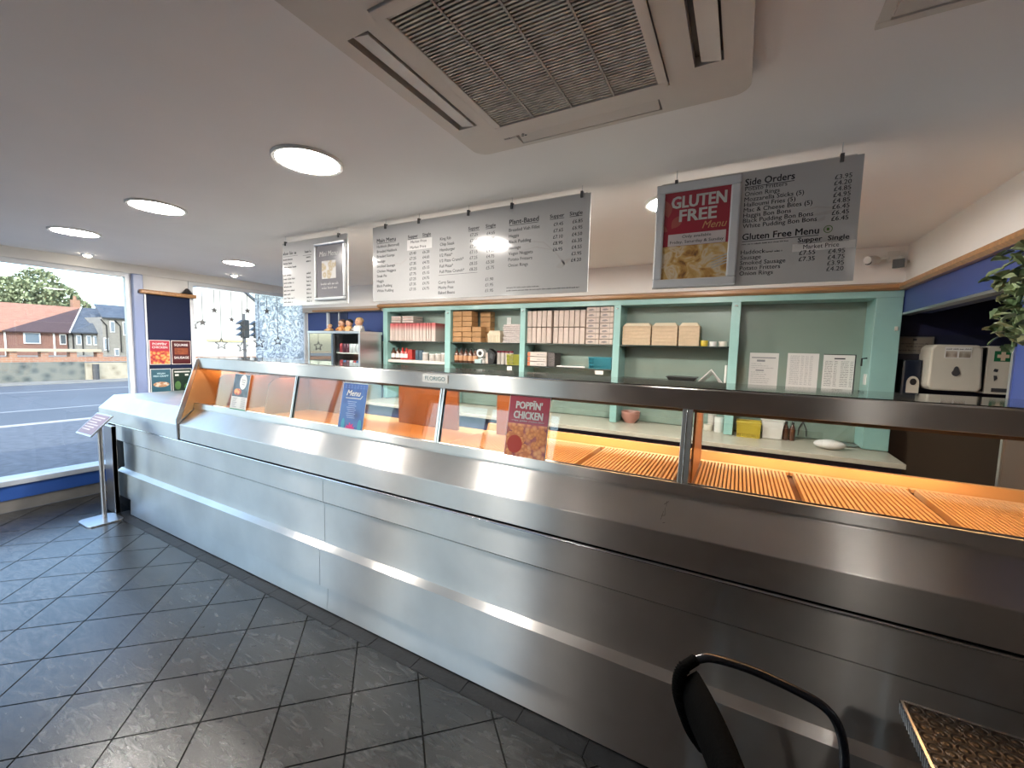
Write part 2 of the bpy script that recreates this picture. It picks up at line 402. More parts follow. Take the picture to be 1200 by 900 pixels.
# back wall: blue left of the shelving, beige below, cream bulkhead above
wb = MB().box(XL, -4.09, 4.05, 4.2, 1.66, 2.06); bw = struct('wall_back', wb, bluew)
ob('lower_panel', MB().box(XL, -4.09, 4.04, 4.2, 0, 1.66), beige, bw)
bh_ = struct('wall_bulkhead', MB().box(XL, XR, YB, 4.4, 2.125, ZC), cream)
ob('bulkhead_soffit', MB().box(XL, -4.09, YB, 4.2, 2.06, 2.125), beige, bh_)
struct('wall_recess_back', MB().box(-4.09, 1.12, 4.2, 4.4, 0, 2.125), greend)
ob('conduit', MB().box(-5.30, -5.26, 4.02, 4.05, 1.66, 2.06), pvc, bw); ob('conduit', MB().box(-5.06, -5.045, 4.03, 4.05, 1.66, 2.06), pvc, bw)
ob('recess_patch', MB().box(-5.25, -4.88, 4.044, 4.052, 1.66, 2.06), pm('navy', (.012,.02,.07), .5), bw)  # flat navy sheet painted in place of a dark recess
struct('trim_2', MB().prism([(3.97,2.085),(3.91,2.085),(3.885,2.10),(3.885,2.122),(3.93,2.14),(3.97,2.14)], 'x', -4.14, XR), wood)
struct('trim_3', MB().box(-5.5, -4.14, 3.93, 3.97, 2.062, 2.09), wood, bevel=.006)

# right wall with the wide opening into the dark back room
wr = struct('wall_right', MB().box(XR, XR+.16, 1.62, 2.50, 1.36, 2.105), bluew)
ob('lower_brown', MB().box(XR, XR+.16, 1.62, 2.50, 0, 1.36), pm('brown_dado', (.06,.042,.032), .5), wr)
ob('brown_panel', MB().box(XR, XR+.16, YF, 1.62, 0, 2.105), pm('dark_brown_wall', (.075,.05,.038), .5), wr)
ob('header', MB().box(XR, XR+.16, 2.50, 3.98, 1.925, 2.105), bluew, wr)
ob('upper_wall', MB().box(XR, XR+.16, YF, YB, 2.105, ZC), cream, wr)
ob('opening_edge', MB().box(XR-.006, XR+.166, 2.494, 2.512, .0, 1.925), alu, wr)
ob('header_edge', MB().box(XR-.004, XR+.05, 2.5, 3.98, 1.912, 1.927), alu, wr)
struct('trim_4', MB().prism([(XR+.01,2.085),(XR-.03,2.085),(XR-.05,2.10),(XR-.05,2.122),(XR-.02,2.14),(XR+.01,2.14)], 'y', YF, 3.93), wood)
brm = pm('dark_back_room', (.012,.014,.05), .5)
struct('wall_far_right', MB().box(2.3, 2.4, 2.0, 4.6, 0, ZC), brm)
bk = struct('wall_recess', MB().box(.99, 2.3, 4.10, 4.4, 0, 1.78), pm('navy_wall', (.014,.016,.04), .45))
ob('brown_lower', MB().box(.99, 2.3, 4.095, 4.0999, 0, 1.33), pm('brown_tile_wall', (.09,.06,.04), .4), bk)
ob('dark_upper', MB().box(.99, 2.3, 4.10, 4.4, 1.78, ZC), brm, bk)
ob('side_screen', MB().box(XR+.16, 2.3, 2.3, 2.34, 0, ZC), brm, bk)
# wall behind the viewer
wf = struct('wall_front', MB().box(XL-.2, -2.6, YF-.2, YF, 0, .35).box(XL-.2, -2.6, YF-.2, YF, 2.3, ZC).box(XL-.2, -5.5, YF-.2, YF, .35, 2.3), pm('taupe_wall', (.42,.36,.31), .6))
ob('brown_bay', MB().box(-2.6, XR+.2, YF-.2, YF, 0, ZC), pm('brown_wall', (.10,.065,.045), .5), wf)
ob('dado_panel', MB().box(-2.6, XR, YF, YF+.03, 0, 1.0), pm('walnut_dado', (.15,.07,.035), .4), wf)
w3 = thing('window_3', 'w', 'w', (-4.05, YF-.08, .35)); del w3['label']; del w3['category']; w3['kind'] = 'structure'
for a, b in ((-5.5,-4.07),(-4.03,-2.6)): ob('pane', MB().box(a+.04, b-.04, YF-.084, YF-.078, .39, 2.26), clear, w3)
for a, b in ((-5.5,-5.46),(-4.09,-4.01),(-2.64,-2.6)): ob('jamb', MB().box(a, b, YF-.11, YF-.05, .35, 2.3), pvc, w3)
for a, b in ((.35,.39),(2.26,2.3)): ob('rail', MB().box(-5.5, -2.6, YF-.11, YF-.05, a, b), pvc, w3)

# ================================================================== STREET
struct('pavement', MB().box(-12.1, XL-.22, -40, 40, -.4, -.12).box(XL-.22, 12, -40, YF-.2, -.4, -.12), pm('grey_paving', (.10,.11,.13), .8, ns=9, na=.25, bump=.3, bs=30))
struct('kerb', MB().box(-12.35, -12.1, -40, 40, -.4, -.115), pm('pale_kerb', (.36,.345,.34), .8, ns=5, na=.1))
rd = struct('road', MB().box(-23.2, -12.35, -60, 70, -.4, -.2), pm('asphalt', (.088,.098,.115), .75, ns=3, na=.12, stretch=(1,.3,1)))
for x in (-15.2, -20.3): ob('road_line', MB().box(x-.06, x+.06, -60, 70, -.2, -.194), pm('road_paint', (.24,.25,.27), .7), rd)
struct('verge', MB().box(-90, -23.2, -60, 80, -.6, -.17), pm('far_pavement', (.20,.195,.18), .9, ns=2, na=.2))
gw = thing('stone_wall', 'low garden wall of dark and pale stone with a brick band on top, across the road', 'wall', (-24.6, 6, -.2))
ob('dark_stone', MB().box(-25.0, -24.6, -30, 6.75, -.3, .60), cells('dark_rubble', [(.15,(.03,.035,.035)),(.5,(.09,.10,.095)),(.8,(.15,.15,.13))], 3.2, .9, bump=.4), gw)
ob('pale_stone', MB().box(-25.1, -24.5, 6.75, 40, -.3, .55), cells('pale_rubble', [(.12,(.11,.09,.065)),(.45,(.26,.225,.165)),(.8,(.34,.30,.23))], 3.4, .9, bump=.4), gw)
ob('downpipe', MB().tube([(-24.45,7.05,-.2),(-24.45,7.05,.5)], .11), darkpl, gw)
brickm = courses('orange_brick', (.27,.12,.075), (.32,.155,.09), (.29,.24,.19))
ob('brick_course', MB().box(-25.05, -24.6, -30, 40, .60, .80), brickm, gw)
copm = pm('sandstone_coping', (.38,.31,.22), .8)
ob('coping', MB().box(-25.1, -24.55, -30, 7.3, 1.02, 1.13), copm, gw)
for k in range(20):
    y = -8.6+k*.83
    ob('brick_pier', MB().box(-25.03, -24.62, y, y+.2, .80, 1.02), brickm, gw)
# brick house, roofs and grey house beyond the wall
bh = thing('brick_house', 'red brick house with tiled roof, sunlit side orange and shaded side plum, beyond the stone wall', 'house', (-62, 13, -.4))
bm1 = courses('red_brick', (.13,.05,.036), (.17,.065,.046), (.3,.22,.18))
ob('wall', MB().box(-70, -60, 5, 15.3, -.5, 2.15), bm1, bh)
plum = pm('shaded_roof_tile', (.070,.042,.042), .8, ns=3, na=.15, stretch=(1,1,6)); orang = pm('sunlit_roof_tile', (.31,.15,.10), .8, ns=2, na=.18, stretch=(1,1,6))  # one roof: sun and shade on its sides put into two tile colours
ob('roof', MB().slab([(-59.6,11.0,2.12),(-59.6,15.4,2.12),(-66,18.1,5.05)], (-.05,0,-.12)), plum, bh)
ob('roof', MB().slab([(-59.8,2,2.1),(-59.6,11.0,2.12),(-66,18.1,5.05),(-66,12.2,5.05),(-66,4,5.1)], (-.05,0,-.12)), orang, bh)
ob('verge_board', MB().tube([(-59.55,15.4,2.17),(-65.95,18.12,5.1)], .07, 6), pm('white_board', (.62,.62,.62), .6), bh)
for y in (11.15, 14.3): ob('corner_board', MB().box(-60.05, -59.9, y, y+.12, -.5, 2.1), whitepl, bh)
w = ob('window', MB().box(-60.06, -59.9, 12.35, 13.45, .95, 2.02), pvc, bh)
ob('window_glass', MB().box(-59.93, -59.86, 12.45, 13.35, 1.05, 1.92), pm('window_pane', (.12,.16,.2), .1), w)
w = ob('window', MB().box(-60.06, -59.9, 14.75, 15.2, .9, 1.95), whitepl, bh)
ob('window_glass', MB().box(-59.93, -59.86, 14.8, 15.15, 1.0, 1.85), pm('window_pane_dim', (.08,.09,.1), .1), w)
ch = ob('chimney', MB().box(-67, -66.2, 17.5, 18.1, 4.6, 5.9), brickm, bh); ob('chimney_pot', MB().lathe([(.16,0),(.13,.4),(.16,.45)], (-66.6,17.8,5.9), 10), brickm, ch)
ob('aerial', MB().tube([(-66.3,18.5,5.0),(-66.3,19.2,7.2),(-66.3,19.9,7.3)], .03, 5), darkpl, bh)
gh = thing('slate_house', 'grey rendered house with blue slate roof and black downpipes beyond the stone wall', 'house', (-60, 18, -.5))
rend = pm('grey_render', (.24,.23,.21), .9, ns=4, na=.12); slate = courses('slate_roof', (.062,.074,.095), (.09,.105,.13), (.03,.036,.045), .5, .16, .6)
ob('wall', MB().box(-68, -60.2, 15.45, 18.0, -.5, 2.2), rend, gh)
ob('wing_wall', MB().box(-68, -58.5, 17.55, 26, -.5, 3.85), rend, gh)
ob('roof', MB().slab([(-59.7,15.5,2.2),(-59.7,17.6,2.2),(-61.5,18.5,3.7),(-65.95,21.5,5.25),(-65.95,18.2,5.05)], (-.05,0,-.12)), slate, gh)
ob('wing_roof', MB().slab([(-58.2,17.5,3.85),(-58.2,26,3.85),(-64,26,5.5),(-64,18.6,5.5)], (-.05,0,-.12)), slate, gh)
for y in (15.75, 16.45): ob('downpipe', MB().tube([(-60.1,y,-.4),(-60.1,y,1.9),(-60.0,y-.15,2.15)], .06, 6), black, gh)
for y in (17.75, 18.85): ob('downpipe', MB().tube([(-58.4,y+.1,.2),(-58.4,y+.1,3.0),(-58.3,y-.35,3.6)], .06, 6), black, gh)
for y, z0, z1, x in ((16.0,.9,1.9,-60.2),(16.75,.9,1.9,-60.2),(17.3,.9,1.9,-60.2),(18.15,2.3,3.5,-58.5),(19.2,2.0,3.5,-58.5),(17.6,.4,1.7,-58.5),(18.4,-.2,.6,-58.5)):
    w = ob('window', MB().box(x-.05, x+.06, y, y+.38, z0, z1), pvc, gh); ob('window_glass', MB().box(x+.03, x+.1, y+.06, y+.32, z0+.1, z1-.1), pm('pane', (.2,.24,.28), .1), w)
# tree behind the roofs
tr = thing('tree', 'broad leafy green tree rising behind the orange roof', 'tree', (-78, 17, -.5))
ob('trunk', MB().tube([(-78,17,-.5),(-78,17.2,3),(-78.2,17,6)], [.5,.4,.2], 8), pm('bark', (.09,.07,.05), .9), tr)
rg = random.Random(11); lf = MB()
for cx, cy, cz, rr in ((-78,15.2,6.6,2.1),(-78,17.6,8.0,2.2),(-78,19.4,6.6,1.9),(-77,17,6.2,2.4),(-77,13.6,5.6,1.6),(-78,21,5.4,1.4)):
    for k in range(900):
        d = Vector((rg.gauss(0,1),rg.gauss(0,1),rg.gauss(0,1))).normalized()*rr*rg.uniform(.72,1.04)
        c = Vector((cx,cy,cz))+d; a = Vector((rg.gauss(0,1),rg.gauss(0,1),rg.gauss(0,1))).normalized()*.22; b = a.orthogonal().normalized()*.16
        lf.add([c-a,c+b,c+a,c-b], [(0,1,2,3)])
tag(ob('foliage', lf, pm('leaf_green', (.20,.235,.13), .7, ns=.8, na=.4), tr), kind='stuff')
# pale gabled building and traffic lights seen through the star window
wh = thing('white_building', 'sunlit white gabled building seen through the star window', 'building', (-40, 20, -.4))
whm = pm('sunlit_render', (.46,.45,.41), .9)
ob('wall', MB().prism([(17.2,-.5),(23.3,-.5),(23.3,4.9),(21.5,6.3),(19.9,6.55),(17.2,4.5)], 'x', -48, -40), whm, wh)
ob('window', MB().box(-40.02, -39.95, 20.45, 20.95, 2.6, 3.9), pm('pale_window', (.5,.5,.48), .4), wh)
ob('roof', MB().slab([(-39.8,23.4,4.85),(-39.8,21.5,6.35),(-48,21.5,6.35),(-48,23.4,4.85)], (0,.1,.14)), slate, wh)
ob('shop_sign', MB().box(-40.05, -39.9, 18.6, 21.9, 1.62, 1.8), pm('ochre_sign', (.5,.42,.2), .6), wh)
th = thing('terrace_house', 'house with dark ridged roof left of the white gable', 'house', (-46, 16, -.4))
ob('wall', MB().box(-56, -50, 19, 27, -.5, 5.0), rend, th)
ob('roof', MB().slab([(-49.6,18.6,5),(-49.6,27,5),(-55,27,10.5),(-55,18.6,10.5)], (-.05,0,-.15)), slate, th)
for k, (y, x, nm) in enumerate(((10.72,-20.0,'black traffic light with hooded lamps facing left, seen through the star window'),(11.3,-20.0,'traffic light on a pole in front of the frosted film window half'))):
    t = thing('traffic_light', nm, 'traffic light', (x,y,-.2), 'traffic lights outside')
    ob('pole', MB().tube([(x,y+.12,-.2),(x,y+.12,2.9)], .06, 8), darkpl, t)
    ob('head', MB().box(x-.15,x+.15,y-.1+.12,y+.28,1.80,2.62), black, t, bevel=.03)
    for z in (1.88,2.14,2.40): ob('hood', MB().prism([(y+.02,z),(y-.22,z+.02),(y+.02,z+.2)], 'x', x-.12, x+.12), black, t)

# ================================================================== SERVICE COUNTER
XE = .97                                   # right end against the wall
XP = -3.88                                 # left end panel of the heated display
ct = thing('service_counter', 'long brushed steel fish and chip shop counter with panelled front', 'counter', (-2.1, 1.9, 0))
ob('carcass', MB().box(-4.80, XE, 1.62, 2.30, .02, .80), darkgap, ct)
def runs(name, poly, seam, x0=-4.81, x1=XE, mat=steel, bev=0):
    for a, b in ((x0, seam-.0015), (seam+.0015, x1)): ob(name, MB().prism(poly, 'x', a, b), mat, ct, bevel=bev)
runs('kick_plate', [(1.560,.006),(1.62,.006),(1.62,.142),(1.566,.142)], -2.08, -4.80)
runs('lower_panel', [(1.556,.149),(1.62,.149),(1.62,.404),(1.590,.404),(1.556,.379)], -2.14, -5.03)
runs('upper_panel', [(1.590,.404),(1.62,.404),(1.62,.652),(1.590,.652)], -2.135, -4.965)
runs('top_band', [(1.584,.659),(1.62,.659),(1.62,.800),(1.584,.800)], -2.14, -5.10)
ob('rolled_edge', MB().prism([(1.574,.804),(1.60,.802),(1.60,.812),(1.578,.813)], 'x', -5.3, XE), steel_m, ct, bevel=.003)
ob('shadow_gap', MB().box(-5.28, XE, 1.60, 1.7, .80, .822), darkgap, ct)  # black strip painted for the shade under the ledge
LED = [(1.580,.820),(1.580,.938),(1.690,1.050),(1.690,1.058),(1.80,1.058),(1.80,.82)]
ob('ledge', MB().prism(LED, 'x', XP+.012, XE), steel, ct, bevel=.003)
ob('end_ledge', MB().prism([(1.574,.812),(1.574,.934),(1.690,1.047),(2.30,1.047),(2.30,.812)], 'x', -5.45, XP-.012), steel, ct, bevel=.003)
mk = MB()
def onslope(x, t): return Vector((x, 1.580+.110*t, .938+.112*t))+Vector((0,-.0006,.0006))
for a, b in (((-.226,.40),(-.214,.42)),((-.214,.42),(-.218,.62)),((-.226,.30),(-.221,.52)),((-.223,.70),(-.208,.80)),((-.218,.22),(-.210,.24)),((-.215,.80),(-.214,.66))): mk.tube([onslope(*a), onslope(*b)], .0008, 4)
tag(ob('scratch_mark', mk, pm('scratch_grey', (.10,.09,.08), .6), ct), kind='stuff')
ob('end_post', MB().box(-5.11, -4.935, 1.50, 1.535, 0, .812), steel_v, ct, bevel=.004)
ob('end_carcass', MB().box(-5.42, -4.80, 1.63, 2.28, .0, .81), darkgap, ct)

# heated display with sloping glass
hd = thing('heated_display', 'stainless steel heated fish display with sloping glass and ribbed orange-lit trays', 'display', (-1.45, 1.95, 1.058))
gs = .185                                   # lean of the glass: y per metre of height
def gy(z): return 1.70+gs*(z-1.10)
brownm = pm('copper_brown_panel', (.24,.105,.045), .4, .3, ns=4, na=.12)
tanm = pm('tan_liner', (.50,.29,.13), .35, .4, ns=4, na=.1)
ob('base_frame', MB().prism([(gy(1.06)-.012,1.059),(gy(1.10)-.012,1.10),(gy(1.10)+.012,1.10),(1.76,1.085),(1.76,1.059)], 'x', XP+.015, XE), steel, hd, bevel=.002)
ob('canopy', MB().prism([(1.735,1.385),(1.735,1.462),(1.741,1.466),(2.15,1.466),(2.15,1.40),(1.80,1.40),(1.78,1.385)], 'x', XP+.015, XE), steel, hd, bevel=.002)
ob('canopy_top', MB().box(XP+.02, XE, 1.742, 2.148, 1.4665, 1.4695), pm('glossy_top', (.30,.30,.28), .06, .9), hd)
ob('canopy_liner', MB().box(XP+.02, XE, 1.782, 2.145, 1.394, 1.3995), brownm, hd)
ob('canopy_lip', MB().prism([(1.752,1.372),(1.752,1.385),(1.79,1.385),(1.79,1.372)], 'x', XP+.02, XE), brownm, hd)
ob('end_panel', MB().prism([(1.572,.815),(1.568,.985),(1.722,1.452),(1.74,1.466),(2.15,1.466),(2.15,1.05),(1.70,1.05),(1.66,.815)], 'x', XP-.010, XP+.004), alu, hd, bevel=.002)
ob('end_liner', MB().prism([(1.60,.975),(1.742,1.44),(2.14,1.44),(2.14,1.06),(1.69,1.055)], 'x', XP+.005, XP+.010), tanm, hd)
MUL = [-2.612, -1.375, -.167]
ob('front_seat', MB().box(XP+.01, XP+.26, 1.70, 1.76, 1.06, 1.085), darkgap, hd)
edges = [XP+.30]+MUL+[XE]
for a, b in zip(edges[:-1], edges[1:]):
    x0, x1 = a+.014, b-.014
    ob('glass_pane', MB().add([(x0,gy(1.098),1.098),(x1,gy(1.098),1.098),(x1,gy(1.39),1.39),(x0,gy(1.39),1.39),(x0,gy(1.098)+.006,1.098),(x1,gy(1.098)+.006,1.098),(x1,gy(1.39)+.006,1.39),(x0,gy(1.39)+.006,1.39)],
       [(0,1,2,3),(7,6,5,4),(0,4,5,1),(1,5,6,2),(2,6,7,3),(3,7,4,0)]), guardg, hd)
for x, hw_ in zip(MUL, (.010,.015,.019)):
    for a, b, d, mm, nm in ((-hw_,hw_,.0,steel_v,'mullion'),(-.003,.001,.003,chrome,'mullion_bead')):
        q = [(x+a,1.095),(x+b,1.095),(x+b,1.388),(x+a,1.388)]
        ob(nm, MB().add([(p[0],gy(p[1])-.006-d,p[1]) for p in q]+[(p[0],gy(p[1])+.014,p[1]) for p in q], [(0,1,2,3),(7,6,5,4),(0,4,5,1),(1,5,6,2),(2,6,7,3),(3,7,4,0)]), mm, hd, bevel=.001)
ob('glass_trim', MB().prism([(gy(1.097)-.004,1.097),(gy(1.105)-.004,1.105),(gy(1.105),1.105),(gy(1.097),1.097)], 'x', XP+.3, XE), chrome, hd)
for x in MUL[2:]:
    ob('partition', MB().prism([(1.73,1.09),(1.775,1.37),(2.16,1.37),(2.16,1.09)], 'x', x+.022, x+.030), brownm, hd)
for x, c in ((-3.70, .13), (-3.42, .2), (-3.02,.1)):
    ob('partition', MB().prism([(1.76,1.075),(1.80,1.30),(1.84,1.335),(2.12,1.335),(2.12,1.075)], 'x', x-.004, x+.004), brownm, hd)
ob('rear_panel', MB().box(XP+.02, -2.62, 2.12, 2.14, 1.07, 1.39), brownm, hd)
ob('rear_panel', MB().box(-2.05, -1.55, 2.12, 2.14, 1.07, 1.36), brownm, hd); ob('rear_panel', MB().box(-1.26, -1.10, 2.12, 2.14, 1.07, 1.36), brownm, hd)
ob('smooth_deck', MB().box(XP+.02, -1.39, 1.73, 2.24, 1.068, 1.075), tanm, hd)
ob('rear_upstand', MB().prism([(2.215,1.075),(2.235,1.122),(2.262,1.122),(2.262,1.075)], 'x', -1.39, XE), tanm, hd)
ob('tray_bed', MB().box(-1.39, XE, 1.73, 2.24, 1.056, 1.064), pm('dark_tray_bed', (.07,.03,.015), .5), hd)
ribm = pm('ribbed_tray_metal', (.66,.45,.26), .38, .6)
xs = [-1.375, -.995, -.615, -.195, -.155, .222, .622, XE]
def rtray(x0, x1):
    m = MB(); n = 24; p = (x1-x0-.024)/n
    for k in range(n):
        a = x0+.012+k*p
        m.prism([(a,1.066),(a+p*.06,1.088),(a+p*.64,1.088),(a+p*.70,1.066)], 'y', 1.735, 2.17)
    m.box(x0+.002, x1-.002, 2.175, 2.205, 1.072, 1.085)
    return m
for a, b in ((-1.375,-.995),(-.995,-.615),(-.615,-.19),(-.14,.222),(.222,.622),(.622,XE)):
    ob('ribbed_tray', rtray(a, b), ribm, hd)
for a, b in ((-3.85,-2.7),(-2.55,-1.45),(-1.32,-.25),(-.10,.92)):
    lp = ob('heat_lamp', MB().tube([(a,1.96,1.384),(b,1.96,1.384)], .008, 8), heatm, hd)
    ld = bpy.data.lights.new('heat_lamp_light', 'AREA'); ld.shape = 'RECTANGLE'; ld.size = b-a; ld.size_y = .10; ld.energy = (2.8 if b < -1.4 else 5.0)*(b-a); ld.color = (1,.50,.20)
    lo = bpy.data.objects.new('heat_lamp_light', ld); C.objects.link(lo); lo.parent = lp; lo.location = Vector(((a+b)/2,1.96,1.375))-wloc(hd)
# name plate on the canopy
fp = thing('name_plate', 'small white plate reading FLORIGO on the steel canopy', 'sign', (-1.416, 1.733, 1.412))
ob('plate', MB().box(-1.502, -1.331, 1.731, 1.7349, 1.411, 1.455), whitepl, fp)
m = MB(); txt(m, 'FLORIGO', (-1.416,1.7305,1.423), .021, al='C', w=.135, bold=.012); ob('lettering', m, pm('teal_ink', (.04,.16,.17), .5), fp)

# posters on the glass -------------------------------------------------------------
gn = Vector((0, gs, 1)).normalized()           # up along the glass
def glposter(name, label, xc, zb, w=.215, h=.300):
    t = thing(name, label, 'poster', (xc, gy(zb)-.01, zb))
    o = Vector((xc, gy(zb)-.008, zb)); nrm = Vector((0,-1,gs)).normalized()
    def at(x, y, d=0.): return o+Vector((1,0,0))*x+gn*y+nrm*d
    def quad(x0, x1, y0, y1, d, t_=.0006):
        return MB().slab([at(x0,y0,d),at(x1,y0,d),at(x1,y1,d),at(x0,y1,d)], nrm*t_)
    ob('sheet', quad(-w/2, w/2, 0, h, 0, .0015), whitep, t)
    return t, at, quad
def T(t, name, mat, lines, at, d=.0035):
    m = MB()
    for s, x, y, hh, al, w, bd, sh in lines:
        txt(m, s, at(x,y,d), hh, (1,0,0), gn, al, w, bd, sh)
    return ob(name, m, mat, t)
chick = cells('popcorn_chicken_print', [(.3,(.85,.40,.14)),(.58,(.75,.27,.08)),(.78,(.52,.11,.04)),(.98,(.28,.02,.03))], 34, .4, .3)
t, at, quad = glposter('poster', 'maroon poster reading POPPIN CHICKEN with golden chicken bites, on the counter glass', -.854, 1.088)
ob('print', quad(-.104,.104,.003,.297,.0018), redp, t)
ob('food_picture', quad(-.104,.104,.003,.165,.0025), chick, t)
rg = random.Random(5); bit = MB()
for k in range(26):
    x, y, r = rg.uniform(-.085,.085), rg.uniform(.025,.145), rg.uniform(.016,.026)
    if x > .03 and y < .06: continue
    bit.slab([at(x+r*(1+.15*math.sin(3*a+k))*math.cos(a), y+r*.85*(1+.15*math.cos(2*a+k))*math.sin(a), .0030+k*.00002) for a in [2*math.pi*i/14 for i in range(14)]], (0,-.0002,0))
ob('chicken_bites', bit, cells('chicken_bite_print', [(.2,(.90,.46,.18)),(.5,(.80,.33,.11)),(.9,(.60,.18,.06))], 60, .4), t)
ob('dip_bowl', MB().slab([at(-.055+.040*math.cos(a), .068+.042*math.sin(a), .0037) for a in [2*math.pi*i/24 for i in range(24)]], (0,-.0002,0)), pm('chilli_red_print', (.45,.03,.01), .4), t)
T(t, 'lettering', whitep, [("POPPÏN'",.0,.237,.032,'C',.135,.04,0),('CHICKEN',0,.19,.033,'C',.150,.04,0)], at)
m = MB(); T(t, 'caption', whitep, [('crispy, golden chicken bites',0,.176,.007,'C',.17,.01,0)], at)
t, at, quad = glposter('poster', 'deep blue undersea menu poster with pink coral on the counter glass', -2.03, 1.075)
bluep = cells('undersea_print', [(.1,(.008,.018,.09)),(.45,(.014,.04,.20)),(.8,(.03,.10,.33))], 14, .35, .3)
ob('print', quad(-.105,.105,.003,.297,.0018), bluep, t)
T(t, 'lettering', whitep, [('Menu',-.005,.222,.034,'C',.12,.02,.3)], at)
m = MB(); m.slab([at(-.07,.205,.003),at(.06,.205,.003),at(.075,.225,.003),at(.072,.228,.003),at(.058,.21,.003),at(-.07,.209,.003)], (0,-.0002,0)); ob('flourish', m, whitep, t)
m = MB()
for k in range(9): m.slab([at(-.05+.006*(k%3),.185-k*.012,.003),at(.03-.008*(k%2),.185-k*.012,.003),at(.03-.008*(k%2),.188-k*.012,.003),at(-.05+.006*(k%3),.188-k*.012,.003)], (0,-.0002,0))
ob('text_lines', m, pm('pale_blue_ink', (.35,.42,.65), .5), t)
m = MB()
for (x, y, r) in ((.0,.028,.026),(-.02,.022,.018),(.022,.022,.018)):
    m.slab([at(x+r*(1+.35*math.cos(7*a))*math.cos(a), y+r*(1+.35*math.cos(7*a))*math.sin(a), .003) for a in [2*math.pi*i/42 for i in range(42)]], (0,-.0002,0))
ob('coral', m, pm('coral_pink', (.62,.05,.22), .5), t)
seam = pm('sea_teal', (.06,.30,.42), .5)
for (x, y, r) in ((-.065,.045,.022),(.077,.045,.024)):
    ob('seaweed', MB().slab([at(x+r*.7*math.cos(a), y+r*1.7*math.sin(a), .0028) for a in [2*math.pi*i/14 for i in range(14)]], (0,-.0002,0)), seam, t)
m = MB()
for r_ in range(2):
    for k in range(8): 
        x, y = -.09+k*.026, .272+.012*r_
        m.slab([at(x,y,.003),at(x+.011,y-.006,.003),at(x+.022,y,.003),at(x+.011,y+.004,.003)], (0,-.0002,0))
ob('waves', m, pm('wave_navy', (.10,.16,.42), .5), t)
t, at, quad = glposter('poster', 'dark blue poster with white roundel, price list and green foot on the counter glass', -3.24, 1.073, .208, .295)
ob('print', quad(-.1,.1,.125,.292,.0018), cells('night_food_print', [(.2,(.006,.012,.03)),(.6,(.015,.03,.06)),(.9,(.05,.08,.13))], 18, .35, .3), t)
ob('roundel', MB().slab([at(.025+.045*math.cos(a), .235+.055*math.sin(a), .003) for a in [2*math.pi*i/24 for i in range(24)]], (0,-.0003,0)), whitep, t)
ob('food_picture', MB().slab([at(-.03+.05*math.cos(a), .16+.025*math.sin(a), .0028) for a in [2*math.pi*i/18 for i in range(18)]], (0,-.0003,0)), chick, t)
ob('green_foot', quad(-.1,.1,.004,.035,.0018), pm('leaf_print', (.03,.22,.10), .4), t)
m = MB()
for k in range(7):
    for a, b in ((-.085,-.02-.01*(k%3)),(.03,.085)):
        m.slab([at(a,.112-k*.011,.003),at(b,.112-k*.011,.003),at(b,.1155-k*.011,.003),at(a,.1155-k*.011,.003)], (0,-.0002,0))
ob('text_lines', m, inkg, t)
m = MB()
for k in range(3): m.slab([at(-.002+.006*k,.25-k*.016,.0036),at(.055-.004*k,.245-k*.016,.0036),at(.055-.004*k,.251-k*.016,.0036),at(-.002+.006*k,.256-k*.016,.0036)], (0,-.0002,0))
ob('roundel_lettering', m, inkg, t)

# ================================================================== MENU BOARDS
def board(label, x0, x1, z0, z1, y, hooks):
    t = thing('menu_board', label, 'menu board', ((x0+x1)/2, y, z0), 'menu boards hung over the counter')
    ob('panel', MB().box(x0, x1, y, y+.006, z0, z1), boardm, t)
    for hx in hooks:
        h = ob('hook', MB().box(hx-.006, hx+.006, y-.008, y+.012, z1-.018, z1+.012), darkpl, t)
        ob('wire', MB().tube([(hx,y+.003,z1+.008),(hx,y+.003,ZC)], .0015, 6), alu, h)
    ob('top_rail', MB().box(x0+.02, x1-.02, y+.006, y+.014, z1-.004, z1+.006), white, t)
    return t
def lst(m, names, x, z0, z1, h, y, al='L', wmax=None):
    n = len(names)
    for k, s in enumerate(names): 
        if s: txt(m, s, (x, y-.0006, z0+(z1-z0)*k/max(1,n-1)), h, al=al, bold=.008)
b2 = board('wide white main menu board listing suppers and plant-based food, middle of three', -2.145, -.678, 1.889, 2.360, 1.98, (-2.03,-1.754,-1.391,-1.112,-.723))
y = 1.98; m = MB()
def head(s, xa, xb, z, h, yy=1.98, bd=.02):
    txt(m, s, (xa, yy-.0006, z), h, w=xb-xa, bold=bd); rule(m, xa, xb, z-.005, yy, .0025)
head('Main Menu', -2.107, -1.943, 2.262, .024)
lst(m, ['Haddock (Battered)','Breaded Haddock','Breaded Scampi','Sausage','Smoked Sausage','Chicken Nuggets','Steak Pie','Haggis','Black Pudding','White Pudding'], -2.107, 2.229, 1.948, .0165, y)
head('Supper', -1.841, -1.762, 2.264, .017); head('Single', -1.725, -1.661, 2.265, .017)
txt(m, 'Market Price', (-1.756,y-.0006,2.231), .016, al='C', w=.125); txt(m, 'Market Price', (-1.76,y-.0006,2.198), .016, al='C', w=.125)
lst(m, ['£9.40','£7.25','£7.35','£7.55','£7.75','£7.25','£7.35','£7.35'], -1.775, 2.163, 1.946, .0165, y, 'R')
lst(m, ['£6.20','£4.65','£4.75','£5.15','£5.15','£4.75','£4.75','£4.75'], -1.671, 2.163, 1.946, .0165, y, 'R')
lst(m, ['King Rib','Chip Steak','Hamburger','1/2 Pizza*','1/2 Pizza Crunch*','Full Pizza*','Full Pizza Crunch*'], -1.591, 2.226, 2.037, .0165, y)
head('Supper', -1.390, -1.315, 2.262, .017); head('Single', -1.274, -1.210, 2.263, .017)
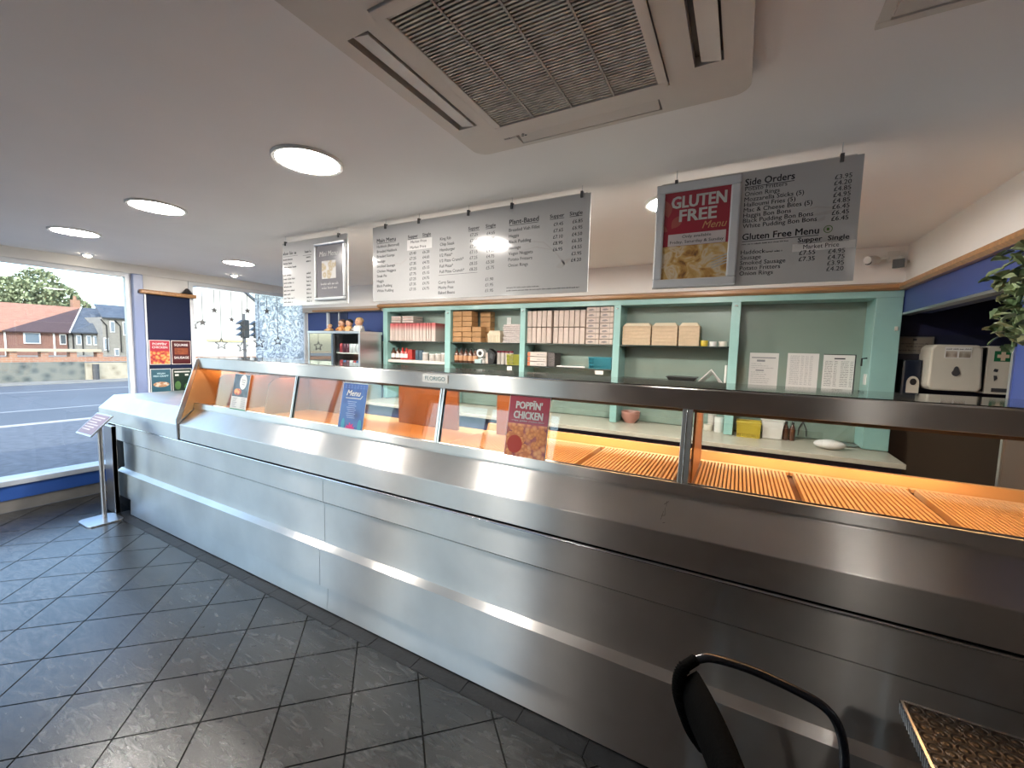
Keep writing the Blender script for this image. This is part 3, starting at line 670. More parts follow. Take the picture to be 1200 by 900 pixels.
lst(m, ['£7.25','£7.35','£7.25','£7.15','£7.25','£8.25','£8.25'], -1.326, 2.226, 2.037, .0165, y, 'R')
lst(m, ['£4.65','£4.75','£4.65','£4.25','£4.75','£5.50','£5.75'], -1.215, 2.223, 2.037, .0165, y, 'R')
rule(m, -1.6, -1.325, 2.026, y, .0015)
lst(m, ['Curry Sauce','Mushy Peas','Baked Beans'], -1.6, 1.975, 1.915, .0165, y); lst(m, ['£1.90','£1.95','£1.95'], -1.218, 1.975, 1.913, .0165, y, 'R')
head('Plant-Based', -1.125, -.952, 2.262, .024)
lst(m, ['Breaded Vish Fillet','Haggis','Black Pudding','Sausage','Vegan Nuggets','Potato Fritters','Onion Rings'], -1.126, 2.224, 2.04, .0165, y)
head('Supper', -.889, -.812, 2.265, .017); head('Single', -.783, -.717, 2.265, .017)
lst(m, ['£9.45','£7.65','£7.10','£8.95','£6.95'], -.816, 2.224, 2.10, .0165, y, 'R'); lst(m, ['£6.85','£6.95','£4.50','£6.35','£4.55','£3.95','£4.20'], -.715, 2.226, 2.04, .0165, y, 'R')
squiggle(m, -1.134, -.939, 1.927, y, .007); squiggle(m, -1.134, -.719, 1.911, y, .007)
ob('lettering', m, ink, b2)
ob('price_patch', MB().box(-1.848, -1.652, y-.0003, y, 2.190, 2.252), paper, b2)
fm = pm('faint_grey_print', (.47,.45,.44), .3)
def swish(parent, pts, y_):
    mm = MB()
    for pl in pts:
        n = len(pl)
        for (a, wa), (b, wb) in zip(pl[:-1], pl[1:]):
            mm.slab([(a[0],y_-.0004,a[1]-wa),(b[0],y_-.0004,b[1]-wb),(b[0],y_-.0004,b[1]+wb),(a[0],y_-.0004,a[1]+wa)], (0,.0003,0))
    ob('fish_outline', mm, fm, parent)
swish(b2, [[((-1.06,2.14),.001),((-.99,2.16),.003),((-.92,2.15),.004),((-.85,2.09),.005),((-.80,2.03),.008)],[((-1.04,2.12),.001),((-.96,2.13),.003),((-.88,2.11),.002)],[((-.845,2.02),.002),((-.82,2.03),.02),((-.77,2.055),.004)],
           [((-1.99,2.09),.002),((-1.95,2.12),.004),((-1.90,2.115),.003),((-1.85,2.14),.006)]], y)

b3 = board('white side orders and gluten free menu board, rightmost of three', -.375, .352, 1.889, 2.346, 2.0, (-.294, .286))
y = 2.0; m = MB()
head('Side Orders', -.027, .142, 2.292, .026, y)
lst(m, ['Potato Fritters','Onion Rings','Mozzarella Sticks (5)','Halloumi Fries (5)','Mac & Cheese Bites (5)','Haggis Bon Bons','Black Pudding Bon Bons','White Pudding Bon Bons'], -.026, 2.271, 2.122, .0168, y)
lst(m, ['£3.95','£4.20','£4.85','£4.95','£4.85','£6.45','£6.45','£6.45'], .321, 2.268, 2.116, .0165, y, 'R')
head('Gluten Free Menu', -.024, .234, 2.074, .025, y)
head('Supper', .169, .246, 2.046, .0175, y); head('Single', .264, .329, 2.045, .0175, y)
squiggle(m, -.026, .137, 2.054, y, .006)
txt(m, 'Market Price', (.244,y-.0008,2.019), .0165, al='C', w=.112)
lst(m, ['Haddock','Sausage','Smoked Sausage','Potato Fritters','Onion Rings'], -.026, 2.016, 1.930, .0165, y); squiggle(m, .062, .118, 2.017, y, .008)
lst(m, ['£7.55','£7.35'], .228, 1.997, 1.973, .0165, y, 'R'); lst(m, ['£4.95','£4.75','£3.95','£4.20'], .320, 1.995, 1.929, .0165, y, 'R')
ob('lettering', m, ink, b3)
ob('price_patch', MB().box(.152, .349, y-.0003, y, 2.011, 2.04), paper, b3)
m = MB(); m.tube([(.262+.013*math.cos(a), y-.001, 2.087+.013*math.sin(a)) for a in [2*math.pi*i/20 for i in range(21)]], .0012, 5); m.box(.258,.266,y-.0012,y-.0006,2.082,2.092); ob('round_mark', m, pm('green_ink', (.10,.22,.05), .5), b3)
swish(b3, [[((.17,2.165),.002),((.22,2.175),.004),((.27,2.165),.003)],[((.16,2.14),.001),((.21,2.145),.003),((.27,2.15),.008)],[((.22,2.12),.004),((.25,2.13),.008)]], y)

b1 = board('white menu board at the window end, leftmost of three', -3.093, -2.372, 1.884, 2.349, 1.97, (-3.054, -2.463))
y = 1.97; m = MB()
squiggle(m, -3.084, -2.932, 2.262, y, .026); rule(m, -3.084, -2.91, 2.252, y); squiggle(m, -2.828, -2.755, 2.26, y, .018); rule(m, -2.85, -2.75, 2.243, y)
for k in range(12):
    z = 2.222-k*.0287
    if k == 3: continue
    squiggle(m, -3.084, -3.084+random.uniform(.09,.19), z, y, .016)
    if k not in (2,): squiggle(m, -2.812, -2.756, z, y, .016)
ob('small_print', m, ink, b1)

def snapframe(label, x0, x1, z0, z1, y, fw_=.03):
    t = thing('framed_poster', label, 'poster frame', ((x0+x1)/2, y, z0), 'snap frames fixed to the menu boards')
    prof = lambda a: a
    fr = [((x0,x1),(z1-fw_,z1)),((x0,x1),(z0,z0+fw_)),((x0,x0+fw_),(z0+fw_,z1-fw_)),((x1-fw_,x1),(z0+fw_,z1-fw_))]
    for (xa,xb),(za,zb) in fr: ob('frame_rail', MB().box(xa,xb,y-.016,y-.0008,za,zb), alu if 'grey' in label else pvc, t, bevel=.006)
    return t
fr3 = snapframe('white snap frame holding the maroon GLUTEN FREE poster', -.373, -.040, 1.893, 2.340, 2.0, .036)
y = 1.995
ob('print', MB().box(-.338,-.075,y-.001,y,1.929,2.305), redp, fr3)
foodm, n_, l_, b_ = nodes('battered_fish_print'); b_.inputs['Roughness'].default_value = .4
g_ = n_.new('ShaderNodeNewGeometry'); t_n = n_.new('ShaderNodeTexNoise'); t_n.inputs['Scale'].default_value = 16; t_n.inputs['Detail'].default_value = 6; t_n.inputs['Distortion'].default_value = 1.2; l_.new(g_.outputs['Position'], t_n.inputs['Vector'])
r_n = n_.new('ShaderNodeValToRGB'); ramp(r_n, [(.32,(.16,.07,.03)),(.43,(.50,.26,.07)),(.52,(.66,.44,.17)),(.6,(.72,.62,.46)),(.7,(.60,.36,.12))]); l_.new(t_n.outputs['Fac'], r_n.inputs[0]); l_.new(r_n.outputs[0], b_.inputs['Base Color'])
ob('food_picture', MB().box(-.338,-.075,y-.002,y-.001,1.929,2.072), foodm, fr3)
m = MB()
for k in range(4): m.slab([(-.075,y-.003,1.985+k*.012),(-.075,y-.003,1.991+k*.012),(-.135,y-.003,1.969+k*.012),(-.135,y-.003,1.966+k*.012)], (0,.0005,0))
ob('fork', m, pm('silver_print', (.5,.5,.5), .4), fr3)
ob('notice', MB().box(-.316,-.086,y-.003,y-.002,2.073,2.124), pm('pink_white_print', (.66,.60,.60), .5), fr3)
m = MB(); txt(m, 'Only available', (-.2,y-.0036,2.105), .012, al='C', w=.115, bold=.008); txt(m, 'Friday, Saturday & Sunday', (-.2,y-.0036,2.083), .012, al='C', w=.213, bold=.008); ob('notice_lettering', m, ink, fr3)
m = MB(); txt(m, 'GLUTEN', (-.2,y-.0025,2.236), .048, al='C', w=.215, bold=.035); txt(m, 'FREE', (-.2,y-.0025,2.177), .048, al='C', w=.145, bold=.035); ob('lettering', m, whitep, fr3)
m = MB(); txt(m, 'Menu', (-.132,y-.003,2.138), .03, al='C', w=.095, bold=.008, shear=.35); ob('script_lettering', m, pm('peach_ink', (.62,.33,.16), .5), fr3)
m = MB()
for (cx, cz, a, L) in ((-.32,2.20,1.75,.075),(-.305,2.15,.9,.07),(-.32,2.14,2.6,.05)):
    m.slab([(cx+L*t_*math.cos(a)-s_*math.sin(a)*L*.28*math.sin(math.pi*t_), y-.0015, cz+L*t_*math.sin(a)+s_*math.cos(a)*L*.28*math.sin(math.pi*t_)) for t_, s_ in [(i/8,1) for i in range(9)]+[(1-i/8,-1) for i in range(1,8)]], (0,.0004,0))
ob('leaf_motif', m, pm('salmon_print', (.42,.10,.08), .5), fr3)
fr1 = snapframe('grey snap frame with the Mini Menu poster at the window end', -2.708, -2.385, 1.911, 2.312, 1.97, .022)
y = 1.965
ob('print', MB().box(-2.687,-2.406,y-.001,y,1.932,2.291), pm('dim_grey_print', (.22,.21,.23), .2, coat=.5), fr1)
ob('food_picture', MB().box(-2.632,-2.484,y-.002,y-.001,2.06,2.184), cells('pale_food_print', [(.2,(.6,.57,.5)),(.5,(.45,.34,.18)),(.8,(.62,.6,.58))], 22, .4), fr1)
m = MB(); txt(m, 'Mini Menu', (-2.56,y-.0025,2.216), .034, al='C', w=.19, bold=.01, shear=.2); squiggle(m, -2.645, -2.46, 2.018, y-.001, .018); squiggle(m, -2.635, -2.47, 1.99, y-.001, .018); ob('lettering', m, whitep, fr1)

# ================================================================== CEILING
ac = thing('air_conditioner', 'square beige ceiling air conditioner with dusty slatted intake grille', 'air conditioner', (-.488, .96, 2.355), None)
acm = pm('aged_beige_plastic', (.64,.59,.54), .45, ns=3, na=.06); acd = pm('dusty_grille', (.58,.55,.51), .6, ns=30, na=.25); acdk = pm('duct_dark', (.16,.15,.14), .8)
x0, x1, y0, y1, zb = -.955, -.02, .50, 1.432, 2.358
gx0, gx1, gy0, gy1 = -.772, -.244, .735, 1.275
def rr(xa, xb, ya, yb, r, n=5):
    p = []
    for cx, cy, a0 in ((xb-r,yb-r,0),(xa+r,yb-r,90),(xa+r,ya+r,180),(xb-r,ya+r,270)):
        p += [(cx+r*math.cos(R(a0+90*i/n)), cy+r*math.sin(R(a0+90*i/n))) for i in range(n+1)]
    return p
ob('upper_rim', MB().prism(rr(x0,x1,y0,y1,.06), 'z', 2.388, ZC), acm, ac, bevel=.004)
SL = [(-.912,-.838,.76,1.235),(-.155,-.085,.76,1.25),(-.752,-.262,1.352,1.412),(-.752,-.262,.52,.585)]
pnl = MB()      # panel with openings: built from strips around the louvres and the grille
pnl.box(x0,SL[0][0],y0+.05,y1-.05,zb,2.388); pnl.box(SL[0][1],gx0-.02,y0+.05,y1-.05,zb,2.388); pnl.box(SL[0][0],SL[0][1],y0+.05,SL[0][2],zb,2.388); pnl.box(SL[0][0],SL[0][1],SL[0][3],y1-.05,zb,2.388)
pnl.box(SL[1][1],x1,y0+.05,y1-.05,zb,2.388); pnl.box(gx1+.02,SL[1][0],y0+.05,y1-.05,zb,2.388); pnl.box(SL[1][0],SL[1][1],y0+.05,SL[1][2],zb,2.388); pnl.box(SL[1][0],SL[1][1],SL[1][3],y1-.05,zb,2.388)
pnl.box(gx0-.02,SL[2][0],gy1+.02,y1-.05,zb,2.388); pnl.box(SL[2][1],gx1+.02,gy1+.02,y1-.05,zb,2.388); pnl.box(SL[2][0],SL[2][1],gy1+.02,SL[2][2],zb,2.388)
pnl.box(x0+.05,SL[2][0],y1-.05,y1,zb,2.388); pnl.box(SL[2][1],x1-.05,y1-.05,y1,zb,2.388); pnl.box(SL[2][0],SL[2][1],SL[2][3],y1,zb,2.388)
pnl.box(gx0-.02,gx1+.02,SL[3][3],gy0-.02,zb,2.388); pnl.box(x0+.05,x1-.05,y0,SL[3][2],zb,2.388); pnl.box(x0+.05,SL[3][0],SL[3][2],SL[3][3],zb,2.388); pnl.box(SL[3][1],x1-.05,SL[3][2],SL[3][3],zb,2.388)
for cx, cy, a0 in ((x1-.05,y1-.05,0),(x0+.05,y1-.05,90),(x0+.05,y0+.05,180),(x1-.05,y0+.05,270)):
    pnl.prism([(cx,cy)]+[(cx+.05*math.cos(R(a0+15*i)), cy+.05*math.sin(R(a0+15*i))) for i in range(7)], 'z', zb, 2.388)
ob('panel', pnl, acm, ac)
for k, (a, b, c, d) in enumerate(SL):
    ob('duct', MB().box(a,b,c,d,2.384,2.387), acdk, ac)
    if k < 2:
        ob('louvre', MB().add([(a+.016,c+.006,zb+.006),(b-.006,c+.006,zb-.004),(b-.006,d-.006,zb-.004),(a+.016,d-.006,zb+.006),(a+.016,c+.006,zb+.012),(b-.006,c+.006,zb+.003),(b-.006,d-.006,zb+.003),(a+.016,d-.006,zb+.012)],[(0,3,2,1),(4,5,6,7),(0,1,5,4),(1,2,6,5),(2,3,7,6),(3,0,4,7)]), acm, ac)
    else:
        ob('louvre', MB().add([(a+.006,c+.014,zb+.008),(b-.006,c+.014,zb+.008),(b-.006,d-.008,zb-.002),(a+.006,d-.008,zb-.002),(a+.006,c+.014,zb+.014),(b-.006,c+.014,zb+.014),(b-.006,d-.008,zb+.005),(a+.006,d-.008,zb+.005)],[(0,3,2,1),(4,5,6,7),(0,1,5,4),(1,2,6,5),(2,3,7,6),(3,0,4,7)]), acm, ac)
gf = ob('grille_frame', MB().box(gx0-.018,gx1+.018,gy0-.018,gy0+.012,zb-.006,2.386).box(gx0-.018,gx1+.018,gy1-.006,gy1+.018,zb-.006,2.386).box(gx0-.018,gx0+.008,gy0+.012,gy1-.006,zb-.006,2.386).box(gx1-.008,gx1+.018,gy0+.012,gy1-.006,zb-.006,2.386), acm, ac, bevel=.002)
sl = MB(); n = 46
for k in range(n):
    yy = gy0+.014+(gy1-gy0-.022)*(k+.5)/n
    sl.prism([(yy-.0038,zb-.002),(yy+.0018,zb-.002),(yy+.004,zb+.010),(yy+.0025,zb+.010)], 'x', gx0+.008, gx1-.008)
tag(ob('slat', sl, acd, gf), kind='stuff')
for k in range(1, 4): xx = gx0+(gx1-gx0)*k/4; ob('crossbar', MB().box(xx-.003,xx+.003,gy0+.012,gy1-.006,zb-.004,zb+.012), pm('bar_dust', (.30,.275,.25), .6), gf)
ob('filter', MB().box(gx0,gx1,gy0,gy1,2.378,2.382), acdk, gf)
m = MB(); txt(m, 'MITSUBISHI ELECTRIC', (-.80,1.352,zb-.0006), .010, (1,0,0), (0,1,0), w=.062, bold=.01)
for cx, cy in ((-.722,1.352),(-.728,1.362),(-.716,1.362)): m.slab([(cx,cy-.005,zb-.0008),(cx+.006,cy,zb-.0008),(cx,cy+.005,zb-.0008),(cx-.006,cy,zb-.0008)], (0,0,.0005))
ob('lettering', m, ink, ac)

def downlight(x, y, r, label):
    t = thing('downlight', label, 'ceiling light', (x, y, ZC-.012), 'round ceiling lights')
    ob('trim_ring', MB().lathe([(r,0.012),(r,.006),(r*.97,.0),(r*.88,.002),(r*.86,.008),(r*.86,.0115)], (x,y,ZC-.012), 40), acm if False else white, t, smooth=35)
    ob('diffuser', MB().lathe([(0,.0045),(r*.862,.0045),(r*.862,.009),(0,.009)], (x,y,ZC-.012), 40), lampb if y > 2 else lampm, t)
    return t
downlight(-1.71, 1.215, .146, 'largest bright round ceiling light, nearest the air conditioner')
downlight(-3.13, 1.215, .146, 'second bright round ceiling light from the air conditioner')
downlight(-4.46, 1.215, .146, 'third bright round ceiling light from the air conditioner, nearest the street window')
downlight(-4.49, 2.40, .146, 'bright round ceiling light behind the counter near the star window')
downlight(-.365, 2.40, .146, 'round ceiling light half hidden behind the side orders board')
downlight(-3.14, 2.40, .146, 'round ceiling light hidden behind the leftmost menu board')
downlight(-1.79, 2.40, .146, 'round ceiling light hidden behind the main menu board')
for x, lb in ((-4.46,'nearest the street'),(-3.13,'second from the street'),(-1.71,'third from the street')): downlight(x, -1.62, .085, 'round ceiling light in the row behind the viewer, '+lb)
downlight(.85, -.30, .065, 'small round ceiling light behind the viewer by the right wall')
for x, y, lb in ((-5.52,1.58,'tiny lit spotlight in the ceiling above the street window'),(-5.34,2.80,'tiny lit spotlight in the ceiling above the star window')):
    t = thing('spotlight', lb, 'spotlight', (x,y,ZC-.03), 'tiny ceiling spotlights')
    ob('bezel', MB().lathe([(.045,.03),(.045,.024),(.035,.018),(.03,.03)], (x,y,ZC-.03), 18), alu, t, smooth=35)
    ob('bulb', MB().ball((x,y,ZC-.016), (.03,.03,.014), 12, 6), spotm, t, smooth=60)
hz = ZC-.006
ha = thing('ceiling_hatch', 'plain square access hatch in the ceiling at the top right', 'hatch', (.5,1.1,hz))
ob('frame', MB().box(.235,.80,.80,.825,hz,ZC).box(.235,.80,1.335,1.36,hz,ZC).box(.235,.26,.825,1.335,hz,ZC).box(.775,.80,.825,1.335,hz,ZC), acm, ha, bevel=.002)
ob('door', MB().box(.264,.771,.829,1.331,hz+.003,ZC), acm, ha)

# ================================================================== GREEN SHELF UNIT AND BACK COUNTER
YS = 3.93
su = thing('shelf_unit', 'mint green open shelving unit of five bays along the back wall', 'shelf unit', (-1.55, 4.0, .92))
PX = [(-4.075,-4.0),(-3.073,-2.994),(-2.073,-2.012),(-1.072,-1.008),(-.089,-.021),(.835,.985)]
for a, b in PX: 
    po = ob('post', MB().box(a, b, YS, 4.195, .925, 2.035), green, su, bevel=.003)
    if b < .9: ob('cam_fitting', MB().lathe([(.011,0),(.011,.004),(0,.005)], ((a+b)/2, 0, 0), 10), whitepl, po).location = (0,0,0)
for o in su.children:
    for c_ in o.children: bpy.data.objects.remove(c_)
ob('top_rail', MB().box(-4.075, .985, YS-.004, 4.195, 2.035, 2.084), green, su, bevel=.003)
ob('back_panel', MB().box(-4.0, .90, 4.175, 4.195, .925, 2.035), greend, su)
shg = pm('dark_glass_shelf', (.035,.05,.045), .12); shw = pm('white_shelf', (.60,.58,.54), .4)
for k in range(4): ob('shelf', MB().box(PX[k][1], PX[k+1][0], YS+.015, 4.175, 1.655, 1.667), shg, su)
ob('shelf', MB().box(PX[0][1], PX[1][0], YS+.015, 4.175, 1.395, 1.432), shw, su)
for k in (1, 2): ob('shelf', MB().box(PX[k][1], PX[k+1][0], YS+.015, 4.175, 1.415, 1.428), shg, su)
ob('shelf', MB().box(PX[3][1], PX[4][0], YS+.015, 4.175, 1.345, 1.357), shg, su)
for px_, lab in ((-3.03,''),(-2.04,''),(-1.04,''),(-.055,'')):
    ob('bracket', MB().lathe([(.012,0),(.012,.006),(.004,.01)], (px_, YS-.011, 2.0), 10), whitepl, su)
ob('latch', MB().box(.95,.968,YS-.012,YS,1.80,1.83), creampl, su, bevel=.003)
ob('socket', MB().box(.828,.836,3.99,4.05,1.40,1.48), whitepl, su, bevel=.002)
ob('hanger', MB().tube([(.83,4.0,1.60),(.80,4.0,1.595),(.80,4.0,1.54)], .006, 6), black, su)

bc = thing('back_counter', 'low back worktop with navy front below the green shelving', 'counter', (-1.5, 3.9, 0))
lam = pm('cream_laminate', (.50,.46,.38), .3, ns=20, na=.06); nvc = pm('navy_cabinet', (.05,.05,.11), .4)
ob('worktop', MB().box(-4.085, .985, 3.54, 4.17, .885, .92), lam, bc, bevel=.004); ob('cabinet', MB().box(-4.085, .98, 3.60, 4.17, .0, .885), nvc, bc)
sc_ = thing('side_cabinet', 'low cabinet carrying the drinks cabinet beside the star window', 'cabinet', (-4.85, 3.8, 0))
ob('worktop', MB().box(-5.6, -4.09, 3.54, 4.03, .885, .92), lam, sc_, bevel=.004); ob('body', MB().box(-5.6, -4.09, 3.60, 4.03, .0, .885), nvc, sc_)
struct('back_floor_mat', MB().box(-5.6, .98, 2.31, 3.58, .0, .004), grout)

# --- boxes ---
def boxm(name, side, top, zfrac=.28, rough=.6):
    m, n, l, b = nodes(name); b.inputs['Roughness'].default_value = rough
    g = n.new('ShaderNodeTexCoord'); sp = n.new('ShaderNodeSeparateXYZ'); l.new(g.outputs['Generated'], sp.inputs[0])
    r = n.new('ShaderNodeValToRGB'); ramp(r, [(0,side),(1-zfrac*1.6,side),(1-zfrac*.4,top),(1,top)]); l.new(sp.outputs[2], r.inputs[0]); l.new(r.outputs[0], b.inputs['Base Color'])
    return m
redbox = boxm('red_topped_card', (.60,.50,.45), (.50,.10,.10)); redflat = pm('cream_box_card', (.60,.53,.48), .6); redside = pm('red_card_edge', (.45,.10,.10), .6)
whbox = pm('white_carton_card', (.56,.46,.40), .6, ns=30, na=.05); brbox = pm('kraft_card', (.43,.235,.10), .7, ns=20, na=.08)
foam = pm('tan_foam', (.60,.46,.31), .6, ns=40, na=.05); foamw = pm('cream_foam', (.66,.57,.42), .6)
def carton(label, cat, name, x0, x1, yf, d, z0, z1, mat, group, flap='top'):
    t = thing(name, label, cat, ((x0+x1)/2, yf+d/2, z0), group)
    g = .0028
    ob('body', MB().box(x0+g, x1-g, yf, yf+d, z0+.002, z1-.004), mat, t, bevel=.002, seg=1)
    if flap == 'top': ob('lid', MB().box(x0+.0022, x1-.0022, yf-.0008, yf+d, z1-.010, z1-.0022), mat, t, bevel=.001, seg=1)
    elif flap == 'edge': ob('lid_edge', MB().box(x0+.25*(x1-x0), x0+.75*(x1-x0), yf-.0012, yf+d*.9, z0+.01, z1-.004), mat, t)
    return t
# bay 1: upright pizza boxes, two small piles on top
bx = -3.985; k = 0
for wd in (.058,.03,.057,.062,.032,.048,.042,.042,.055,.062,.048,.055,.04,.036,.07):
    carton(f'upright red-topped pizza box, {ORD[k]} from the left on the shelf', 'pizza box', 'pizza_box', bx, bx+wd-.001, 3.958, .2, 1.6672, 1.895, redbox, 'upright pizza boxes', 'edge'); bx += wd+.001; k += 1
for j, (a, b) in enumerate(((-3.965,-3.80),(-3.775,-3.59))):
    for q in range(3):
        t = carton(f'flat pizza box lying on the upright ones, {["bottom","middle","top"][q]} of the {["left","right"][j]} pile', 'pizza box', 'flat_pizza_box', a, b, 3.96, .18, 1.8965+q*.029, 1.925+q*.029, redflat, 'flat pizza boxes on top')
        ob('red_stripe', MB().box(a+.02,b-.02,3.9583,3.9588,1.905+q*.029,1.908+q*.029), redside, t)
# bay 2: kraft boxes
kn = 0
for r_ in range(6):
    off = (.0,.004,-.006,.003,.002,.0)[r_]
    for c_ in range(2):
        a = -2.985+c_*.136+(off if c_ else 0); carton(f'small brown kraft box, {["left","right"][c_]} column, {ORD[r_]} up in the tall stack', 'box', 'kraft_box', a, a+.134, 3.962, .13, 1.6672+r_*.0595, 1.7265+r_*.0595, brbox, 'small kraft boxes')
for r_ in range(3):
    carton(f'small brown kraft box, {["bottom","middle","top"][r_]} of the short pile beside the tall stack', 'box', 'kraft_box', -2.71, -2.585, 3.962, .10, 1.6672+r_*.0595, 1.7265+r_*.0595, brbox, 'small kraft boxes')
for r_ in range(6):
    carton(f'brown kraft box at the back of the shelf, {ORD[r_]} from the bottom', 'box', 'kraft_box', -2.67, -2.53, 4.068, .10, 1.6672+r_*.0595, 1.7265+r_*.0595, brbox, 'small kraft boxes')
def foamtray(label, xa, xb, yf, d, z0, h, group, n=1, mat=foam):
    t = thing('foam_tray', label, 'food tray', ((xa+xb)/2, yf+d/2, z0), group)
    c = ((xa+xb)/2, yf+d/2, z0); hw, hh = (xb-xa)/2, d/2
    ob('base', MB().frust(c, (hw*.97,hh*.97), (hw,hh), h*.78), mat, t, bevel=.003)
    ob('rim', MB().box(xa-.001, xb+.001, yf-.002, yf+d, z0+h*.78, z0+h), mat, t, bevel=.002)
    return t
t = foamtray('pale ribbed foam container standing beside the kraft boxes', -2.50, -2.335, 3.965, .17, 1.6672, .10, 'foam trays', mat=foamw)
ob('cover', MB().frust((-2.417,4.05,1.7672), (.082,.083), (.066,.068), .034), foamw, t, bevel=.004)
for k in range(6): ob('rib', MB().box(-2.49+k*.028,-2.478+k*.028,3.961,3.966,1.67,1.745), foamw, t)
for r_ in range(9):
    z = 1.6672+r_*.0225; dx = random.uniform(-.008,.008)
    ob('paper_bundle', MB().prism([(-2.30+dx,z),(-2.085+dx*.3,z),(-2.085+dx*.3,z+.021),(-2.19,z+.0235 if r_ == 8 else z+.0222),(-2.30+dx,z+.019)], 'y', 3.965+random.uniform(0,.01), 4.13), pm('newsprint', (.52,.46,.44), .7, ns=60, na=.2) if r_ == 0 else bpy.data.materials['newsprint'],
       label=f'folded bundle of greaseproof paper, {ORD[r_]} from the bottom of the pile', cat='paper', group='folded paper bundles', bevel=.004)
ob('wall_card', MB().box(-2.37,-2.315,4.168,4.174,1.84,1.96), whitepl, su, label=None)
# bay 3: white cartons upright in two rows, flat ones at the right
for r_ in range(2):
    bx = -2.006
    for k in range(11):
        if k == 5: bx += .018
        carton(f'upright white fish box, {ORD[k]} from the left in the {["lower","upper"][r_]} row', 'fish box', 'fish_box', bx, bx+.0555, 3.962, .18, 1.6672+r_*.171, 1.8365+r_*.171, whbox, 'upright fish boxes', 'edge'); bx += .057
logo = pm('grey_print_mark', (.20,.17,.17), .6)
for c_ in range(2):
    for r_ in range(7):
        a = -1.355+c_*.138; z = 1.6672+r_*.052
        t = carton(f'flat white fish box, {["left","right"][c_]} column, {ORD[r_]} from the bottom', 'fish box', 'flat_fish_box', a, a+.136, 3.962, .18, z, z+.0515, whbox, 'flat fish boxes')
        ob('printed_mark', MB().prism([(a+.02,z+.018),(a+.05,z+.014),(a+.085,z+.022),(a+.06,z+.034),(a+.03,z+.03)], 'y', 3.9608, 3.9616), logo, t)
        ob('end_mark', MB().box(a+.098,a+.101,3.9608,3.9616,z+.008,z+.05), logo, t)
# bay 4: stacks of foam trays
for j, (a, b, n) in enumerate(((-.995,-.735,5),(-.725,-.505,5),(-.495,-.325,5))):
    for q in range(n):
        foamtray(f'tan foam takeaway tray, {ORD[q]} from the bottom of the {["left","middle","right"][j]} stack', a, b, 3.965, .17, 1.6672+q*.033, .0325, 'stacked foam takeaway trays')
    t = foamtray(f'topmost tan foam takeaway tray with raised lid on the {["left","middle","right"][j]} stack', a, b, 3.965, .17, 1.6672+n*.033, .012, 'stacked foam takeaway trays')
    ob('lid', MB().frust(((a+b)/2, 4.05, 1.6672+n*.033+.012), ((b-a)/2-.004,.084), ((b-a)/2-.024,.066), .028), foamw, t, bevel=.004)
def pot(name, label, cat, x, y, z, r, h, mat, lid=None, group=None, taper=1.0):
    t = thing(name, label, cat, (x,y,z), group)
    ob('body', MB().lathe([(r*taper*.94,0),(r*taper,.004),(r,h*.86),(r*.98,h*.9)], (x,y,z), 16), mat, t, smooth=40)
    ob('lid', MB().lathe([(r*1.03,h*.86),(r*1.03,h),(0,h)], (x,y,z), 16), lid or mat, t, smooth=40)
    return t
yel = pm('mustard_plastic', (.55,.42,.05), .4)
pot('tub', 'small yellow tub right of the foam trays', 'tub', -.285, 4.0, 1.6672, .03, .05, yel); pot('tub', 'small white tub right of the foam trays', 'tub', -.215, 3.99, 1.6672, .028, .042, whitepl); pot('tub', 'small cream tub beside the shelf post', 'tub', -.14, 4.01, 1.6672, .034, .045, creampl)
t = thing('baking_tray', 'shallow black tray lying on the low shelf under the foam trays', 'tray', (-.45,4.03,1.3572)); ob('tray', MB().frust((-.45,4.03,1.3572), (.105,.07), (.125,.085), .028), black, t, bevel=.003)
ob('rim', MB().box(-.58,-.32,3.94,4.12,1.385,1.392), black, t, bevel=.002)
np_ = thing('napkin_pile', 'folded white napkins standing like a tent beside the green post', 'napkins', (-.215,4.0,1.3572))
for k in range(4): ob('napkin', MB().prism([(-.315+k*.012,1.3575+k*.0005),(-.308+k*.012,1.3575),(-.215+k*.004,1.462-k*.012),(-.125-k*.01,1.3575),(-.118-k*.01,1.3575),(-.213+k*.004,1.472-k*.012)], 'y', 3.95+k*.03, 3.978+k*.03), paper, np_)
ob('white_rod', MB().tube([(-.103,3.965,1.3575),(-.101,3.965,1.51)], .009, 10), whitepl, label='short white rod standing against the green post', cat='rod')
